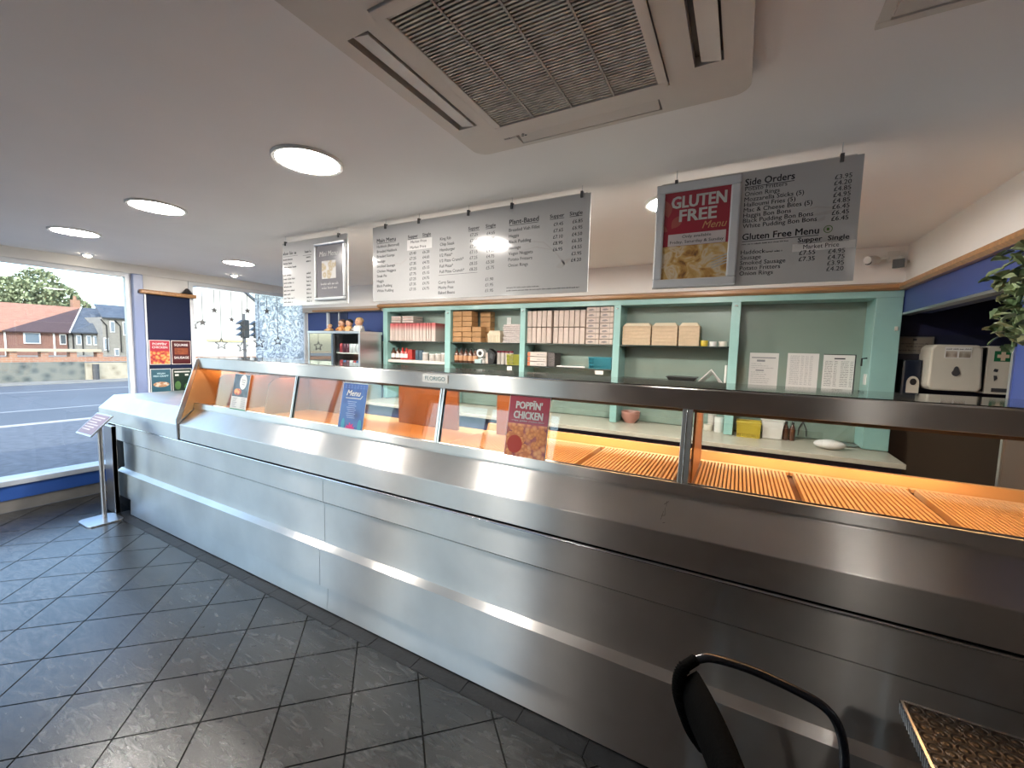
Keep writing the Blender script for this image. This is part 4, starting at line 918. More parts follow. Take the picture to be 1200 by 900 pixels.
# bay 5: three sheets on the back panel
def sheet(label, x0, x1, z0, z1, y, kind):
    t = thing('notice_sheet', label, 'paper notice', ((x0+x1)/2, y, z0), 'paper notices on the green back panel')
    ob('paper', MB().box(x0, x1, y-.0012, y, z0, z1), paper, t); m = MB()
    w = x1-x0; r_ = random.Random(int(x0*1000))
    if kind == 0:
        m.box(x0+.015,x1-.02,y-.0016,y-.0012,z1-.045,z1-.036); m.box(x0+.055,x0+.115,y-.0016,y-.0012,z1-.075,z1-.058); m.box(x0+.05,x0+.11,y-.0016,y-.0012,z1-.155,z1-.145)
        for k in range(9): squiggle(m, x0+.015, x0+.015+w*r_.uniform(.3,.8), z1-.095-k*.018-(.02 if k > 2 else 0), y-.0012, .007)
    elif kind == 1:
        for k in range(19):
            z = z1-.025-k*.013; squiggle(m, x0+.02, x0+.085, z, y-.0012, .007)
            for q in (.095,.125,.155): squiggle(m, x0+q, x0+q+.02, z, y-.0012, .007)
    else:
        m.box(x0,x1,y-.0016,y-.0012,z1-.006,z1); m.box(x1-.008,x1,y-.0016,y-.0012,z0,z1); m.box(x0+.07,x0+.14,y-.0016,y-.0012,z1-.04,z1-.03)
        for k in range(15):
            z = z1-.06-k*.014
            for q in (.012,.115): squiggle(m, x0+q, x0+q+.05, z, y-.0012, .007); squiggle(m, x0+q+.06, x0+q+.08, z, y-.0012, .007)
    ob('print', m, inkg if kind < 2 else ink, t)
sheet('printed A4 notice, leftmost of three on the green back panel', .072, .285, 1.325, 1.622, 4.1745, 0)
sheet('price list sheet, middle of three on the green back panel', .348, .562, 1.325, 1.626, 4.1745, 1)
sheet('black-edged price list, rightmost of three on the green back panel', .592, .80, 1.325, 1.625, 4.1745, 2)
ob('steel_dish', MB().lathe([(.06,0),(.075,.012),(.072,.014),(.058,.004)], (.76,4.02,1.36), 18), alu, label='thin steel dish edge below the rightmost sheet', cat='dish', smooth=40).location.z = .9205
# --- bay 1 lower shelf: bottles and cartons ---
def bottle(label, x, y, z, r, h, mat, cap, lab=None, group='bottles on the low shelves'):
    t = thing('bottle', label, 'bottle', (x,y,z), group)
    ob('body', MB().lathe([(r*.92,0),(r,.006),(r,h*.62),(r*.5,h*.80),(r*.38,h*.84),(r*.38,h*.88)], (x,y,z), 14), mat, t, smooth=45)
    ob('cap', MB().lathe([(r*.46,h*.86),(r*.46,h),(0,h)], (x,y,z), 12), cap, t, smooth=40)
    if lab: ob('paper_label', MB().lathe([(r*1.02,h*.15),(r*1.02,h*.5)], (x,y,z), 14), lab, t, smooth=40)
    return t
brown = pm('brown_sauce', (.09,.035,.018), .15, coat=.5); redb = pm('ketchup_red', (.40,.025,.02), .2, coat=.4); clearp = pm('milky_plastic', (.50,.46,.42), .25); bluec = pm('slate_blue_tin', (.07,.12,.16), .4); tanl = pm('tan_label', (.52,.28,.15), .5)
bottle('dark bottle with white label, leftmost under the pizza boxes', -3.955, 4.0, 1.4322, .034, .15, brown, black, paper); bottle('dark bottle with white label, second from the left under the pizza boxes', -3.875, 4.0, 1.4322, .034, .15, brown, black, paper)
bottle('red sauce bottle left of the red carton, the left one of two', -3.80, 4.0, 1.4322, .030, .15, redb, redb, paper); bottle('red sauce bottle left of the red carton, the right one of two', -3.735, 4.0, 1.4322, .030, .15, redb, redb, paper)
carton('bright red carton among the bottles under the pizza boxes', 'carton', 'red_carton', -3.69, -3.61, 3.965, .08, 1.4322, 1.565, redb, 'cartons on the low shelf')
for k, x in enumerate((-3.55,-3.49)): pot('tin', f'slate blue tin under the pizza boxes, {["left","right"][k]} one of two', 'tin', x, 4.0, 1.4322, .029, .125, bluec, None, 'tins on the low shelf')
for k, (x, h) in enumerate(((-3.42,.10),(-3.31,.085),(-3.22,.09),(-3.128,.10))): pot('jar', f'pale jar under the pizza boxes, {ORD[k]} from the left', 'jar', x, 4.0, 1.4322, .04, h, clearp, whitepl, 'pale jars on the low shelf')
# --- bay 2 lower shelf ---
for k in range(5): bottle(f'brown sauce bottle with tan label under the kraft boxes, {ORD[k]} from the left', -2.945+k*.066, 4.0, 1.4282, .031, .165, brown, black, tanl)
td = thing('tape_dispenser', 'white and black tape dispenser under the kraft boxes', 'tape dispenser', (-2.60,4.0,1.4282))
ob('body', MB().prism([(-2.65,1.4285),(-2.545,1.4285),(-2.545,1.455),(-2.57,1.49),(-2.65,1.47)], 'y', 3.97, 4.05), whitepl, td, bevel=.004); ob('roll', MB().prism([(-2.605+.048*math.cos(2*math.pi*i/20),1.545+.048*math.sin(2*math.pi*i/20)) for i in range(20)], 'y', 3.98, 4.04), whitepl, td); ob('hub', MB().prism([(-2.605+.024*math.cos(2*math.pi*i/16),1.545+.024*math.sin(2*math.pi*i/16)) for i in range(16)], 'y', 3.975, 4.045), black, td)
carton('pale blue little box in front of the tape dispenser', 'box', 'small_box', -2.66, -2.565, 3.945, .022, 1.4282, 1.478, pm('pale_blue_card', (.40,.52,.52), .6), 'small boxes under the kraft boxes')
carton('cream carton beside the tape dispenser', 'carton', 'cream_carton', -2.54, -2.50, 3.99, .06, 1.4282, 1.555, whbox, 'small boxes under the kraft boxes')
t = thing('scale', 'black angled card machine beside the cups', 'card machine', (-2.45,4.0,1.4282)); ob('body', MB().prism([(-2.49,1.4285),(-2.42,1.4285),(-2.395,1.545),(-2.48,1.60),(-2.50,1.575)], 'y', 3.97, 4.05), black, t, bevel=.004); ob('screen', MB().prism([(-2.470,1.50),(-2.43,1.48),(-2.42,1.53),(-2.455,1.555)], 'y', 3.966, 3.9695), darkpl, t); t.name = 'card_machine'
for k in range(4): pot('cup', f'clear cup with dark red lid under the paper pile, {ORD[k]} from the left', 'cup', -2.375+k*.052, 4.02, 1.4282, .024, .15, clearp, pm('wine_lid', (.16,.015,.03), .4) if k == 0 else bpy.data.materials['wine_lid'], 'lidded cups')
def basket(label, xa, xb, yf, d, z, h, mat, fill=True):
    t = thing('basket', label, 'basket', ((xa+xb)/2, yf+d/2, z)); c = ((xa+xb)/2, yf+d/2)
    ob('base', MB().box(xa+.01, xb-.01, yf+.008, yf+d-.008, z, z+.006), mat, t)
    ob('rim', MB().box(xa,xb,yf,yf+.012,z+h-.012,z+h).box(xa,xb,yf+d-.012,yf+d,z+h-.012,z+h).box(xa,xa+.012,yf+.012,yf+d-.012,z+h-.012,z+h).box(xb-.012,xb,yf+.012,yf+d-.012,z+h-.012,z+h), mat, t, bevel=.002)
    n = max(6, int((xb-xa)/.016)); s = MB()
    for k in range(n+1):
        x = xa+.012+(xb-xa-.024)*k/n; xt = xa+.006+(xb-xa-.012)*k/n
        s.add([(x-.003,yf+.008,z),(x+.003,yf+.008,z),(xt+.003,yf+.003,z+h-.012),(xt-.003,yf+.003,z+h-.012),(x-.003,yf+.011,z),(x+.003,yf+.011,z),(xt+.003,yf+.006,z+h-.012),(xt-.003,yf+.006,z+h-.012)],[(0,1,2,3),(7,6,5,4),(0,4,5,1),(1,5,6,2),(2,6,7,3),(3,7,4,0)])
    for zz in (.35,.65): s.box(xa+.008,xb-.008,yf+.006,yf+.009,z+h*zz-.003,z+h*zz+.003)
    tag(ob('bars', s, mat, t), kind='stuff')
    for xx in (xa+.006, xb-.009): ob('side_wall', MB().box(xx, xx+.003, yf+.01, yf+d-.01, z+.004, z+h-.012), mat, t)
    ob('back_wall', MB().box(xa+.008, xb-.008, yf+d-.012, yf+d-.009, z+.004, z+h-.012), mat, t)
    return t
olive = pm('olive_plastic', (.36,.36,.05), .4); teal = pm('teal_plastic', (.02,.19,.24), .35)
basket('olive green basket on the low shelf beside the lidded cups', -2.245, -2.08, 3.95, .15, 1.4282, .115, olive)
basket('teal blue basket on the low shelf below the flat fish boxes', -1.315, -1.08, 3.95, .17, 1.4282, .115, teal)
carton('white box with grey print on the worktop below the tape dispenser', 'box', 'white_box', -2.54, -2.33, 3.96, .12, 1.31, 1.40, whitepl, 'boxes hung under the shelf') if False else None
for r_ in range(3):
    z = 1.4282+r_*.0505
    t = carton(f'wide cream carton with orange end, {["bottom","middle","top"][r_]} of the pile beside the teal basket', 'carton', 'wide_carton', -1.985, -1.762, 3.955, .17, z, z+.05, redflat, 'wide cream cartons'); ob('orange_end', MB().box(-1.985,-1.955,3.9535,3.9548,z+.003,z+.045), pm('orange_print', (.55,.16,.07), .6), t); m = MB(); squiggle(m, -1.875, -1.785, z+.016, 3.9545, .016); ob('print', m, inkg, t)
carton('dark patterned tin box beside the cream cartons', 'box', 'tin_box', -1.755, -1.675, 3.965, .16, 1.4282, 1.575, pm('dark_speckle', (.10,.085,.08), .5, ns=90, na=.8), 'boxes beside the cartons')
ob('paper_roll', MB().tube([(-1.66,3.99,1.4365),(-1.36,3.99,1.4365)], .008, 10), paper, label='thin white roll lying before the teal basket', cat='roll')
ob('price_ticket', MB().box(-1.235,-1.155,3.938,3.9449,1.375,1.413), whitepl, su); ob('price_ticket', MB().box(-2.225,-2.165,3.938,3.9449,1.37,1.413), whitepl, su)

# --- things on the back worktop, seen through the display ---
basket('bright yellow basket on the back worktop, seen through the display glass', .005, .185, 3.90, .16, .9205, .13, yel)
t = thing('storage_tub', 'white plastic tub on the back worktop beside the yellow basket', 'tub', (.265,4.02,.9205)); ob('body', MB().frust((.265,4.02,.9205),(.068,.06),(.078,.07),.15), whitepl, t, bevel=.008); ob('rim', MB().box(.182,.348,3.945,4.095,1.068,1.08), whitepl, t, bevel=.003)
for k, x in enumerate((.36,.405)): bottle(f'dark bottle on the back worktop beside the white tub, {["left","right"][k]} one', x, 4.0, .9205, .022, .15, brown, black, None, 'dark bottles on the back worktop')
t = thing('serving_fork', 'steel serving fork hanging over the back worktop', 'fork', (.49,4.165,1.0)); ob('handle', MB().tube([(.49,4.165,1.20),(.49,4.165,1.05)], .006, 8), darkpl, t); ob('prong', MB().tube([(.49,4.165,1.06),(.465,4.165,1.0),(.462,4.165,.94)], .004, 6), darkpl, t); ob('prong', MB().tube([(.49,4.165,1.06),(.515,4.165,1.0),(.518,4.165,.94)], .004, 6), darkpl, t)
for k, (x, y, r, h, mm, nm) in enumerate(((-.13,4.04,.036,.13,whitepl,'white tub with printed sleeve on the back worktop'),(-.215,4.06,.036,.055,creampl,'low cream pot on the back worktop'),(-.19,4.12,.035,.14,clearp,'pale jar at the back of the worktop'))): pot('tub', nm, 'tub', x, y, .9205, r, h, mm)
ob('bowl', MB().lathe([(.05,0),(.085,.05),(.09,.11),(.085,.11),(.045,.008)], (-.90,4.05,.9205), 20), pm('red_rim_bowl', (.42,.20,.16), .35), label='reddish bowl on the back worktop behind the ribbed trays', cat='bowl', smooth=40)
ob('cloth', MB().ball((.62,3.80,.955), (.10,.07,.035), 14, 8), paper, label='crumpled white cloth on the back worktop at the right', cat='cloth', smooth=60)

# ================================================================== DRINKS CABINET AND FIGURES
dc = thing('drinks_cabinet', 'countertop drinks display cabinet with sliding doors under the blue wall', 'drinks cabinet', (-4.53, 3.75, .9205))
XA, XB, YA, YZ, Z0, Z1 = -5.07, -4.08, 3.56, 3.92, .9205, 1.775
ob('back', MB().box(XA,XB,YZ-.02,YZ,Z0,Z1), darkpl, dc); ob('side', MB().box(XA,XA+.025,YA,YZ-.02,Z0,Z1), alu, dc); ob('side', MB().box(XB-.03,XB,YA,YZ-.02,Z0,Z1), alu, dc)
ob('top', MB().box(XA-.008,XB+.008,YA-.008,YZ,Z1-.035,Z1), alu, dc, bevel=.005); ob('bottom', MB().box(XA+.025,XB-.03,YA,YZ-.02,Z0,Z0+.06), darkpl, dc)
ob('door_stile', MB().box(-4.575,-4.54,YA,YA+.02,Z0+.06,Z1-.035), black, dc)
ob('sliding_door', MB().box(XA+.03,-4.575,YA+.004,YA+.010,Z0+.06,Z1-.035), glass('cabinet_door_glass', (.5,.52,.45), .35, 1.0), dc); ob('sliding_door', MB().box(-4.54,XB-.03,YA+.014,YA+.02,Z0+.06,Z1-.035), clear, dc)
for z in (1.49, 1.28, 1.08): ob('rack', MB().box(XA+.025,XB-.03,YA+.04,YZ-.02,z,z+.012), whitepl, dc)
canm = [pm('red_can', (.30,.02,.03), .3, .3), pm('white_can', (.55,.55,.57), .3, .2), pm('dark_can', (.10,.03,.05), .3, .3), pm('blue_can', (.04,.10,.22), .3, .3)]
for row, z in enumerate((1.502, 1.292)):
    for k in range(7):
        t = thing('drink_can', f'drink can in the cabinet, {["upper","lower"][row]} rack, {ORD[k]} from the door stile', 'can', (-4.505+k*.062,3.64,z), 'drink cans in the cabinet'); x = -4.505+k*.062
        ob('body', MB().lathe([(.024,0),(.03,.008),(.03,.10),(.025,.112),(.025,.115)], (x,3.64,z), 14), canm[(0,2,2,1,1,1,1)[k] if row == 0 else (k*3)%4], t, smooth=40); ob('lid', MB().lathe([(.024,.1151),(.022,.1135),(0,.1135)], (x,3.64,z), 14), alu, t)
skin = pm('figure_skin', (.50,.28,.18), .5); hairb = pm('figure_hair_brown', (.10,.05,.03), .6); hairk = pm('figure_hair_black', (.015,.015,.018), .5); hair_g = pm('figure_hair_sand', (.42,.28,.13), .6); shirt = [pm('figure_orange', (.45,.18,.05), .5), pm('figure_tan', (.52,.30,.12), .5), pm('figure_white', (.6,.58,.55), .5), pm('figure_dark', (.05,.05,.06), .5)]
def figure(label, x, s, hair, body, wide=1.0):
    z = 1.7755; y = 3.72; t = thing('figurine', label, 'figurine', (x,y,z), 'figurines on the drinks cabinet')
    ob('body', MB().lathe([(.05*s*wide,0),(.055*s*wide,.015*s),(.045*s*wide,.06*s),(.018*s,.075*s)], (x,y,z), 16), body, t, smooth=50)
    hd_ = ob('head', MB().ball((x,y,z+.105*s), (.046*s,.044*s,.048*s), 16, 10), skin, t, smooth=60)
    ob('hair', MB().ball((x,y+.008*s,z+.122*s), (.049*s,.045*s,.038*s), 16, 10), hair, hd_, smooth=60)
    for dx in (-.045, .045): ob('arm', MB().tube([(x+dx*s*wide*.8,y-.01,z+.055*s),(x+dx*s*wide*1.3,y-.025,z+.03*s),(x+dx*s*wide*1.2,y-.045,z+.02*s)], .012*s, 8), body, t, smooth=60)
    for dx in (-.016, .016): ob('eye', MB().ball((x+dx*s,y-.042*s,z+.108*s), .005*s, 8, 6), black, hd_)
    ob('nose', MB().ball((x,y-.046*s,z+.100*s), .007*s, 8, 6), skin, hd_)
figure('small seated figurine, leftmost on the drinks cabinet', -4.84, .62, hair_g, shirt[1], 1.5)
figure('brown-haired round-headed figurine, second from the left on the drinks cabinet', -4.60, 1.0, hairb, shirt[0])
figure('black-haired figurine, third from the left on the drinks cabinet', -4.46, 1.0, hairk, shirt[1])
figure('sandy-haired largest figurine, rightmost on the drinks cabinet', -4.28, 1.12, hair_g, shirt[2], 1.15)

# ================================================================== PILLAR POSTERS AND WINDOW STARS
def pposter(label, ya, yb, z0, z1, base, build):
    x = XL+.021; t = thing('wall_poster', label, 'poster', (x,(ya+yb)/2,z0), 'posters on the blue pillar')
    ob('sheet', MB().box(x,x+.002,ya,yb,z0,z1), whitep, t); ob('print', MB().box(x+.002,x+.003,ya+.006,yb-.006,z0+.006,z1-.006), base, t); build(t, x+.0036, ya, yb, z0, z1)
def ptx(t, x, lines, mat=whitep):
    m = MB()
    for s, y_, z_, h, w in lines: txt(m, s, (x,y_,z_), h, (0,1,0), (0,0,1), 'C', w, .02)
    ob('lettering', m, mat, t)
def b_pop(t, x, a, b, c, d): ob('food_picture', MB().box(x-.0005,x,a+.006,b-.006,c+.006,c+.15), chick, t); ptx(t, x, [("POPPÏN'",(a+b)/2,d-.055,.024,.13),('CHICKEN',(a+b)/2,d-.092,.024,.14)])
def b_sq(t, x, a, b, c, d): ob('food_picture', MB().box(x-.0005,x,a+.03,b-.03,c+.115,d-.085), pm('sausage_print', (.20,.05,.02), .4, ns=30, na=.3), t); ptx(t, x, [('SQUARE',(a+b)/2,d-.062,.026,.135),('SAUSAGE',(a+b)/2,c+.065,.026,.145)])
def b_fish(t, x, a, b, c, d): ob('food_picture', MB().slab([(x,(a+b)/2+.075*math.cos(i*.35),c+.10+.03*math.sin(i*.35)) for i in range(18)], (-.0004,0,0)), cells('pie_print', [(.2,(.55,.36,.2)),(.6,(.35,.16,.07)),(.9,(.6,.5,.4))], 25, .4), t); ptx(t, x, [('VEGAN',(a+b)/2,d-.062,.016,.075),('FISH CRAFT',(a+b)/2,d-.092,.018,.14)], pm('pale_teal_ink', (.45,.62,.68), .5))
def b_grn(t, x, a, b, c, d):
    ob('green_shapes', MB().slab([(x,a+.05+.03*math.cos(i*.5),c+.08+.05*math.sin(i*.5)) for i in range(12)], (-.0004,0,0)).slab([(x,b-.05+.03*math.cos(i*.5),c+.06+.04*math.sin(i*.5)) for i in range(12)], (-.0004,0,0)), pm('lime_print', (.06,.14,.04), .5), t); m = MB()
    m.box(x-.0002,x,a+.02,b-.02,d-.045,d-.03)
    for yy in (a+.025, b-.07): m.box(x-.0002,x,yy,yy+.035,d-.085,d-.065)
    ob('text_lines', m, whitep, t)
pposter("maroon poppin' chicken poster, upper left on the blue pillar", 2.098, 2.29, 1.325, 1.60, redp, b_pop)
pposter('dark maroon square sausage poster, upper right on the blue pillar', 2.302, 2.495, 1.325, 1.60, pm('dark_maroon_print', (.06,.006,.009), .35), b_sq)
pposter('teal poster with a pie, lower left on the blue pillar', 2.098, 2.29, 1.00, 1.278, pm('teal_print', (.028,.095,.135), .35), b_fish)
pposter('dark green poster, lower right on the blue pillar', 2.302, 2.495, 1.00, 1.275, pm('bottle_green_print', (.010,.026,.018), .35), b_grn)

xg = XL-.055
stm = pm('grey_window_sticker', (.14,.14,.145), .6)
for k, (y_, z_, r_, solid) in enumerate(((2.555,1.81,.075,0),(2.665,1.83,.05,1),(2.80,1.99,.045,1),(2.87,1.57,.075,0),(3.0,1.89,.04,1),(3.13,1.54,.075,0),(3.20,2.02,.045,1),(3.345,1.60,.08,0),(3.46,2.04,.05,1),(3.61,1.63,.06,0))):
    t = thing('star_decal', f'{"solid grey" if solid else "outlined"} hanging star sticker on the window, {ORD[k]} from the blue pillar', 'window sticker', (xg,y_,z_-r_), 'hanging star stickers')
    pts = [(xg, y_+(r_ if i%2 == 0 else r_*.42)*math.sin(i*math.pi/5), z_+(r_ if i%2 == 0 else r_*.42)*math.cos(i*math.pi/5)) for i in range(10)]
    if solid: ob('star', MB().slab(pts, (.001,0,0)), stm, t)
    else:
        m = MB()
        for i in range(10): m.tube([pts[i], pts[(i+1)%10]], .0065, 4)
        ob('star', m, stm, t)
    ob('string', MB().box(xg,xg+.001,y_-.003,y_+.003,z_+r_,2.25), stm, t)
ob('frosted_film', MB().box(XL-.0575,XL-.056,3.30,4.01,.36,2.255), film, label='frosted leaf-pattern film covering the right half of the star window', cat='window film')

# ================================================================== SIGN STAND
ss = thing('sign_stand', 'grey floor stand with tilted A4 sign beside the counter end', 'sign stand', (-4.85,1.40,0))
ob('base_plate', MB().prism(rr(-4.985,-4.715,1.255,1.496,.05), 'z', .0, .012), alu, ss, bevel=.003)
ob('pole', MB().tube([(-4.87,1.405,.012),(-4.87,1.405,.50),(-4.87,1.405,.89)], .017, 14), alu, ss, smooth=40)
a0, a1, b0 = Vector((-5.0,1.287,.785)), Vector((-4.69,1.293,.785)), Vector((-5.0,1.434,.945)); e1 = a1-a0; e2 = b0-a0; nn = e1.cross(e2).normalized()
ob('holder', MB().slab([a0,a1,a1+e2,b0], -nn*.012), alu, ss, bevel=.003)
def inset(f): return [a0+e1*f+e2*f*1.4, a1-e1*f+e2*f*1.4, a1+e2-e1*f-e2*f*1.4, b0+e1*f-e2*f*1.4]
ob('card', MB().slab([p+nn*.0015 for p in inset(.045)], -nn*.001), pm('mauve_card', (.27,.20,.25), .5), ss)
m = MB()
for k in range(6):
    p = a0+e1*.12+e2*(.78-k*.11)+nn*.0022; q = p+e1*(.7-.1*(k%3)); m.slab([p,q,q+e2*.045,p+e2*.045], nn*.0002)
ob('text_lines', m, pm('pale_mauve_ink', (.62,.55,.60), .5), ss)

# ================================================================== RIGHT HAND CORNER
for k, (c_, d_, lab) in enumerate(((Vector((.785,3.90,2.295)), Vector((-.6,-.75,-.2)), 'white bullet security camera nearest the menu board'), (Vector((.925,3.86,2.262)), Vector((-.35,-.9,-.15)), 'security camera with square black face in the ceiling corner'))):
    t = thing('security_camera', lab, 'security camera', tuple(c_), 'security cameras'); d_.normalize()
    if k == 0:
        ob('body', MB().tube([c_-d_*.05, c_+d_*.045], .030, 16), whitepl, t, bevel=.004, smooth=40); ob('lens', MB().tube([c_+d_*.045, c_+d_*.052], .022, 14), black, t); ob('hood', MB().tube([c_-d_*.03+Vector((0,0,.012)), c_+d_*.062+Vector((0,0,.012))], [.024,.026], 14), whitepl, t)
        ob('bracket', MB().tube([c_-d_*.05, c_+Vector((.09,.02,.02)), (c_.x+.12, 3.96, c_.z+.03)], .010, 8), whitepl, t); ob('plate', MB().box(c_.x+.09,c_.x+.16,3.945,3.96,c_.z-.01,c_.z+.07), whitepl, t, bevel=.003)
    else:
        sd = d_.cross(Vector((0,0,1))).normalized(); uu = sd.cross(d_)
        def bx_(w, h, a, b): return MB().slab([c_+d_*a+sd*w+uu*h, c_+d_*a-sd*w+uu*h, c_+d_*a-sd*w-uu*h, c_+d_*a+sd*w-uu*h], d_*(b-a))
        ob('body', bx_(.034,.032,-.05,.03), whitepl, t, bevel=.005); ob('face', bx_(.032,.030,.03,.036), black, t, bevel=.003)
        ob('bracket', MB().tube([c_-d_*.05, (XR-.0,3.92,c_.z+.02)], .010, 8), whitepl, t)
ob('junction_box', MB().box(.875,.955,3.925,3.96,2.292,2.328), whitepl, label='white junction box on the wall between the cameras', cat='junction box', bevel=.004)
# dispensers on the wall of the dark recess
yw = 4.10
rd_ = thing('roll_dispenser', 'large cream paper towel dispenser with picture label in the dark recess', 'dispenser', (1.27, 4.0, 1.39))
ob('body', MB().prism([(1.142,1.42),(1.165,1.393),(1.39,1.393),(1.407,1.42),(1.395,1.68),(1.375,1.703),(1.165,1.706),(1.142,1.68)], 'y', 3.88, yw), creampl, rd_, bevel=.012)
lb_ = ob('picture_label', MB().box(1.21,1.34,3.8775,3.8795,1.615,1.69), paper, rd_); ob('photo', MB().box(1.215,1.27,3.876,3.8774,1.619,1.662), cells('hand_print', [(.3,(.12,.08,.05)),(.8,(.5,.42,.36))], 20), lb_); ob('photo', MB().box(1.28,1.335,3.876,3.8774,1.619,1.662), cells('towel_print', [(.3,(.16,.11,.07)),(.8,(.45,.40,.34))], 20), lb_)
m = MB(); squiggle(m, 1.215, 1.335, 1.672, 3.8775, .010); ob('label_print', m, ink, lb_)
ob('window', MB().prism([(1.274+.021*math.sin(2*math.pi*i/20)*(1 if math.cos(2*math.pi*i/20) < .3 else .7), 1.52+(.026 if math.cos(2*math.pi*i/20) < 0 else .040)*math.cos(2*math.pi*i/20)) for i in range(20)], 'y', 3.876, 3.88), darkpl, rd_)
ob('strap', MB().box(1.409,1.417,3.90,3.95,1.40,1.69), black, rd_)
fa = thing('first_aid_box', 'cream first aid box with green and white cross in the dark recess', 'first aid box', (1.485,4.0,1.385))
ob('body', MB().box(1.422,1.552,3.90,yw,1.385,1.70), creampl, fa, bevel=.006); ob('green_label', MB().box(1.453,1.532,3.8975,3.8995,1.60,1.668), pm('first_aid_green', (.01,.13,.05), .4), fa)
m = MB(); m.box(1.483,1.503,3.896,3.8974,1.606,1.662); m.box(1.466,1.483,3.896,3.8974,1.624,1.645); m.box(1.503,1.520,3.896,3.8974,1.624,1.645); ob('cross', m, pm('cross_cream', (.62,.50,.36), .5), fa)
for pl_ in ([(1.456,1.535),(1.474,1.53),(1.479,1.549),(1.461,1.553)], [(1.465,1.47),(1.478,1.488),(1.474,1.507),(1.46,1.507)], [(1.456,1.40),(1.53,1.40),(1.53,1.425),(1.456,1.425)]): ob('printed_mark', MB().prism(pl_, 'y', 3.897, 3.8995), darkpl, fa)
sd_ = thing('soap_dispenser', 'dark soap dispenser with pale arched window in the recess corner', 'dispenser', (1.085,4.0,1.30))
ob('body', MB().box(1.03,1.139,3.99,yw,1.30,1.60), pm('smoke_plastic', (.012,.016,.03), .25), sd_, bevel=.015); ob('arch', MB().prism([(1.06,1.36),(1.128,1.36),(1.128,1.42)]+[(1.094+.034*math.cos(R(a)),1.43+.05*math.sin(R(a))) for a in range(0,181,20)]+[(1.06,1.42)], 'y', 3.984, 3.99), creampl, sd_); ob('button', MB().prism([(1.094+.018*math.cos(2*math.pi*i/14),1.44+.024*math.sin(2*math.pi*i/14)) for i in range(14)], 'y', 3.980, 3.984), black, sd_)
cf = thing('framed_certificate', 'framed grey certificate in the recess beside the green post', 'certificate', (1.10,4.09,1.64)); ob('frame', MB().box(.995,1.21,4.075,yw,1.64,1.765), pm('pewter_frame', (.16,.15,.14), .4), cf, bevel=.003); ob('sheet', MB().box(1.005,1.20,4.072,4.075,1.65,1.755), pm('grey_parchment', (.20,.17,.14), .5), cf)
m = MB(); m.box(1.095,1.115,4.0715,4.072,1.735,1.75); squiggle(m, 1.03,1.18,1.71,4.072,.01); squiggle(m, 1.06,1.17,1.69,4.072,.01); squiggle(m, 1.02,1.17,1.66,4.072,.012); ob('print', m, ink, cf)

# hanging plant
pl = thing('hanging_plant', 'bushy green artificial plant hanging on the blue wall at the right edge', 'plant', (.93,2.33,1.62))
lg = [pm('plant_leaf_a', (.15,.20,.09), .45, ns=20, na=.3), pm('plant_leaf_b', (.24,.28,.15), .45, ns=20, na=.3), pm('plant_leaf_c', (.06,.10,.04), .45)]
lfm = []
for k in range(3):
    v = []; f = []; n = 5
    for i in range(n+1):
        u = i/n; w_ = .019*math.sin(math.pi*min(1,u*.93+.04))**.7*(1+.18*math.sin(i*2.4)); zc = -.012*u*u
        v += [(-w_,u*.05,zc+.006),(0,u*.05,zc),(w_,u*.05,zc+.006)]
    for i in range(n): f += [(i*3,i*3+1,i*3+4,i*3+3),(i*3+1,i*3+2,i*3+5,i*3+4)]
    q = MB().add(v, f); me = q.mesh('leaf'); me.materials.append(lg[k]); lfm.append(me)
rg = random.Random(21)
ob('stem', MB().tube([(.96,2.28,2.04),(.92,2.30,1.95),(.91,2.33,1.80),(.93,2.36,1.66)], .008, 8), lg[2], pl); ob('pot_hook', MB().box(.972,.99,2.24,2.32,1.98,2.07), black, pl)
for k in range(230):
    tt = rg.random(); base = Vector((.915+rg.uniform(-.05,.055), 2.29+.06*tt+rg.uniform(-.14,.085), 2.04-.36*tt+rg.uniform(-.03,.03)))
    o = bpy.data.objects.new('leaf', lfm[rg.randrange(3)]); C.objects.link(o); o.parent = pl; o.location = base-Vector(pl.location)
    o.rotation_euler = (rg.uniform(-.9,.9), rg.uniform(-.7,.7), rg.uniform(0,6.28)); s = rg.uniform(.7,1.15); o.scale = (s,s,s)

# ================================================================== TABLE AND CHAIR
tb = thing('cafe_table', 'square aluminium cafe table with hammered swirl top and ridged edge', 'table', (.70,1.17,0))
def swirl():
    m, n, l, b = nodes('swirled_aluminium'); b.inputs['Metallic'].default_value = 1; b.inputs['Base Color'].default_value = (.085,.078,.072,1); b.inputs['Roughness'].default_value = .45
    g = n.new('ShaderNodeNewGeometry'); v = n.new('ShaderNodeTexVoronoi'); v.inputs['Scale'].default_value = 34; v.inputs['Randomness'].default_value = .15; l.new(g.outputs['Position'], v.inputs['Vector'])
    s = n.new('ShaderNodeMath'); s.operation = 'MULTIPLY'; s.inputs[1].default_value = 22; l.new(v.outputs['Distance'], s.inputs[0]); k = n.new('ShaderNodeMath'); k.operation = 'SINE'; l.new(s.outputs[0], k.inputs[0])
    bp = n.new('ShaderNodeBump'); bp.inputs['Strength'].default_value = .6; bp.inputs['Distance'].default_value = .004; l.new(k.outputs[0], bp.inputs['Height']); l.new(bp.outputs[0], b.inputs['Normal'])
    return m
tx0, tx1, ty0, ty1, tz = .418, .972, .80, 1.378, .72
ob('top', MB().box(tx0+.006,tx1-.006,ty0+.006,ty1-.006,tz-.018,tz-.001), swirl(), tb)
ob('edge_band', MB().box(tx0,tx1,ty0,ty0+.006,tz-.03,tz).box(tx0,tx1,ty1-.006,ty1,tz-.03,tz).box(tx0,tx0+.006,ty0,ty1,tz-.03,tz).box(tx1-.006,tx1,ty0,ty1,tz-.03,tz), alu, tb)
rb = MB()
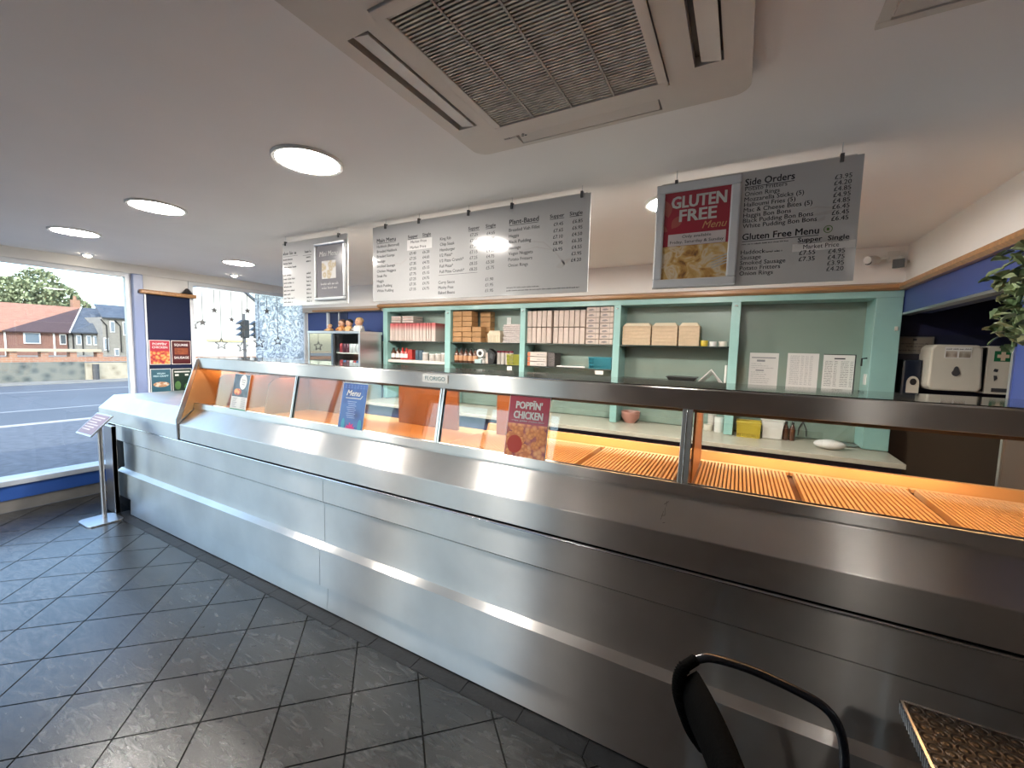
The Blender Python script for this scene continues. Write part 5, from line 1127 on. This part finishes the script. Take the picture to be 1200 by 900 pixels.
for k in range(44): rb.tube([(tx0-.001,ty0+.01+k*.0127,tz-.027),(tx0-.001,ty0+.017+k*.0127,tz-.003)], .003, 6)
tag(ob('edge_ridge', rb, pm('dull_ridge', (.35,.35,.36), .3, 1.), tb), kind='stuff')
for x, y_ in ((tx0+.10,ty0+.05),(tx1-.05,ty0+.05),(tx0+.10,ty1-.05),(tx1-.05,ty1-.05)): ob('leg', MB().tube([(x,y_,tz-.02),(x+(.0),y_,.03),(x,y_,.0)], .014, 12), alu, tb, smooth=40)
ob('apron', MB().box(tx0+.05,tx1-.05,ty0+.045,ty0+.055,tz-.06,tz-.018).box(tx0+.05,tx1-.05,ty1-.055,ty1-.045,tz-.06,tz-.018), alu, tb)

cr_ = thing('bistro_chair', 'black woven bistro armchair with steel tube frame by the table', 'chair', (.18,.97,0))
ca = R(19.5); cf_, cs_ = Vector((math.cos(ca),math.sin(ca),0)), Vector((-math.sin(ca),math.cos(ca),0)); cO = Vector((.05,.92,0))
def CP(u, v, z): return cO+cf_*u+cs_*v+Vector((0,0,z))
def smoothp(pts, n=6):
    P = [Vector(p) for p in pts]; out = []
    for i in range(len(P)-1):
        p0, p1, p2, p3 = P[max(0,i-1)], P[i], P[i+1], P[min(len(P)-1,i+2)]
        for k in range(n):
            t_ = k/n; out.append(.5*((2*p1)+(-p0+p2)*t_+(2*p0-5*p1+4*p2-p3)*t_*t_+(-p0+3*p1-3*p2+p3)*t_**3))
    return out+[P[-1]]
blk = pm('black_wicker', (.002,.002,.002), .8, bump=.3, bs=160, spec=.03); blt = pm('black_tube', (.014,.016,.022), .2, .0)
UPR = [(-.018,.262,.785),(-.058,.240,.765),(-.066,.226,.72),(-.052,.222,.67),(-.026,.23,.61),(.012,.248,.55)]
for s in (1, -1):
    ob('arm', MB().tube(smoothp([CP(-.018,.262*s,.785),CP(.03,.275*s,.786),CP(.142,.305*s,.745),CP(.27,.305*s,.698),CP(.325,.295*s,.672),CP(.354,.287*s,.63),CP(.372,.288*s,.56),CP(.380,.29*s,.45),CP(.383,.29*s,.25),CP(.385,.29*s,.0)]), .0115, 12), blt, cr_, smooth=50)
    up_ = ob('back_upright', MB().tube(smoothp([CP(a,b*s,c) for a, b, c in UPR]), .014, 12), blk, cr_, smooth=50)
    rings = MB(); pth = smoothp([CP(a,b*s,c) for a, b, c in UPR], 8)[6:]
    for a, b in zip(pth[:-1], pth[1:]): rings.tube([a, a+(b-a)*.55], .0165, 10)
    tag(ob('wicker_binding', rings, blk, up_), kind='stuff')
    ob('leg', MB().tube(smoothp([CP(.012,.248*s,.55),CP(.055,.268*s,.48),CP(.06,.268*s,.40),CP(.0,.262*s,.2),CP(-.06,.258*s,.0)]), .0125, 12), chrome, cr_, smooth=50)
bp_ = MB(); nu, nv = 10, 14; vv = []; ff = []
for i in range(nu+1):
    z = .775-.275*i/nu; uo = (-.022,-.054,-.064,-.061,-.052,-.041,-.027,-.010,.010,.03,.05)[i]
    for j in range(nv+1):
        v_ = -.24+.48*j/nv; vv.append(tuple(CP(uo+.022*(1-(v_/.24)**2), v_*.98, z)))
for i in range(nu):
    for j in range(nv): a = i*(nv+1)+j; ff.append((a,a+1,a+nv+2,a+nv+1))
bp_.add(vv, ff); bo = ob('backrest', bp_, blk, cr_, smooth=60); md = bo.modifiers.new('thick', 'SOLIDIFY'); md.thickness = .012
ob('seat', MB().prism([tuple(CP(u,v,0)[:2]) for u, v in ((.03,-.235),(.33,-.25),(.37,-.2),(.37,.2),(.33,.25),(.03,.235))], 'z', .44, .462), blk, cr_, bevel=.01)
ob('seat_rail', MB().tube([CP(.06,.265,.447),CP(.375,.285,.447)], .011, 10), chrome, cr_, smooth=40); ob('seat_rail', MB().tube([CP(.06,-.265,.447),CP(.375,-.285,.447)], .011, 10), chrome, cr_, smooth=40)
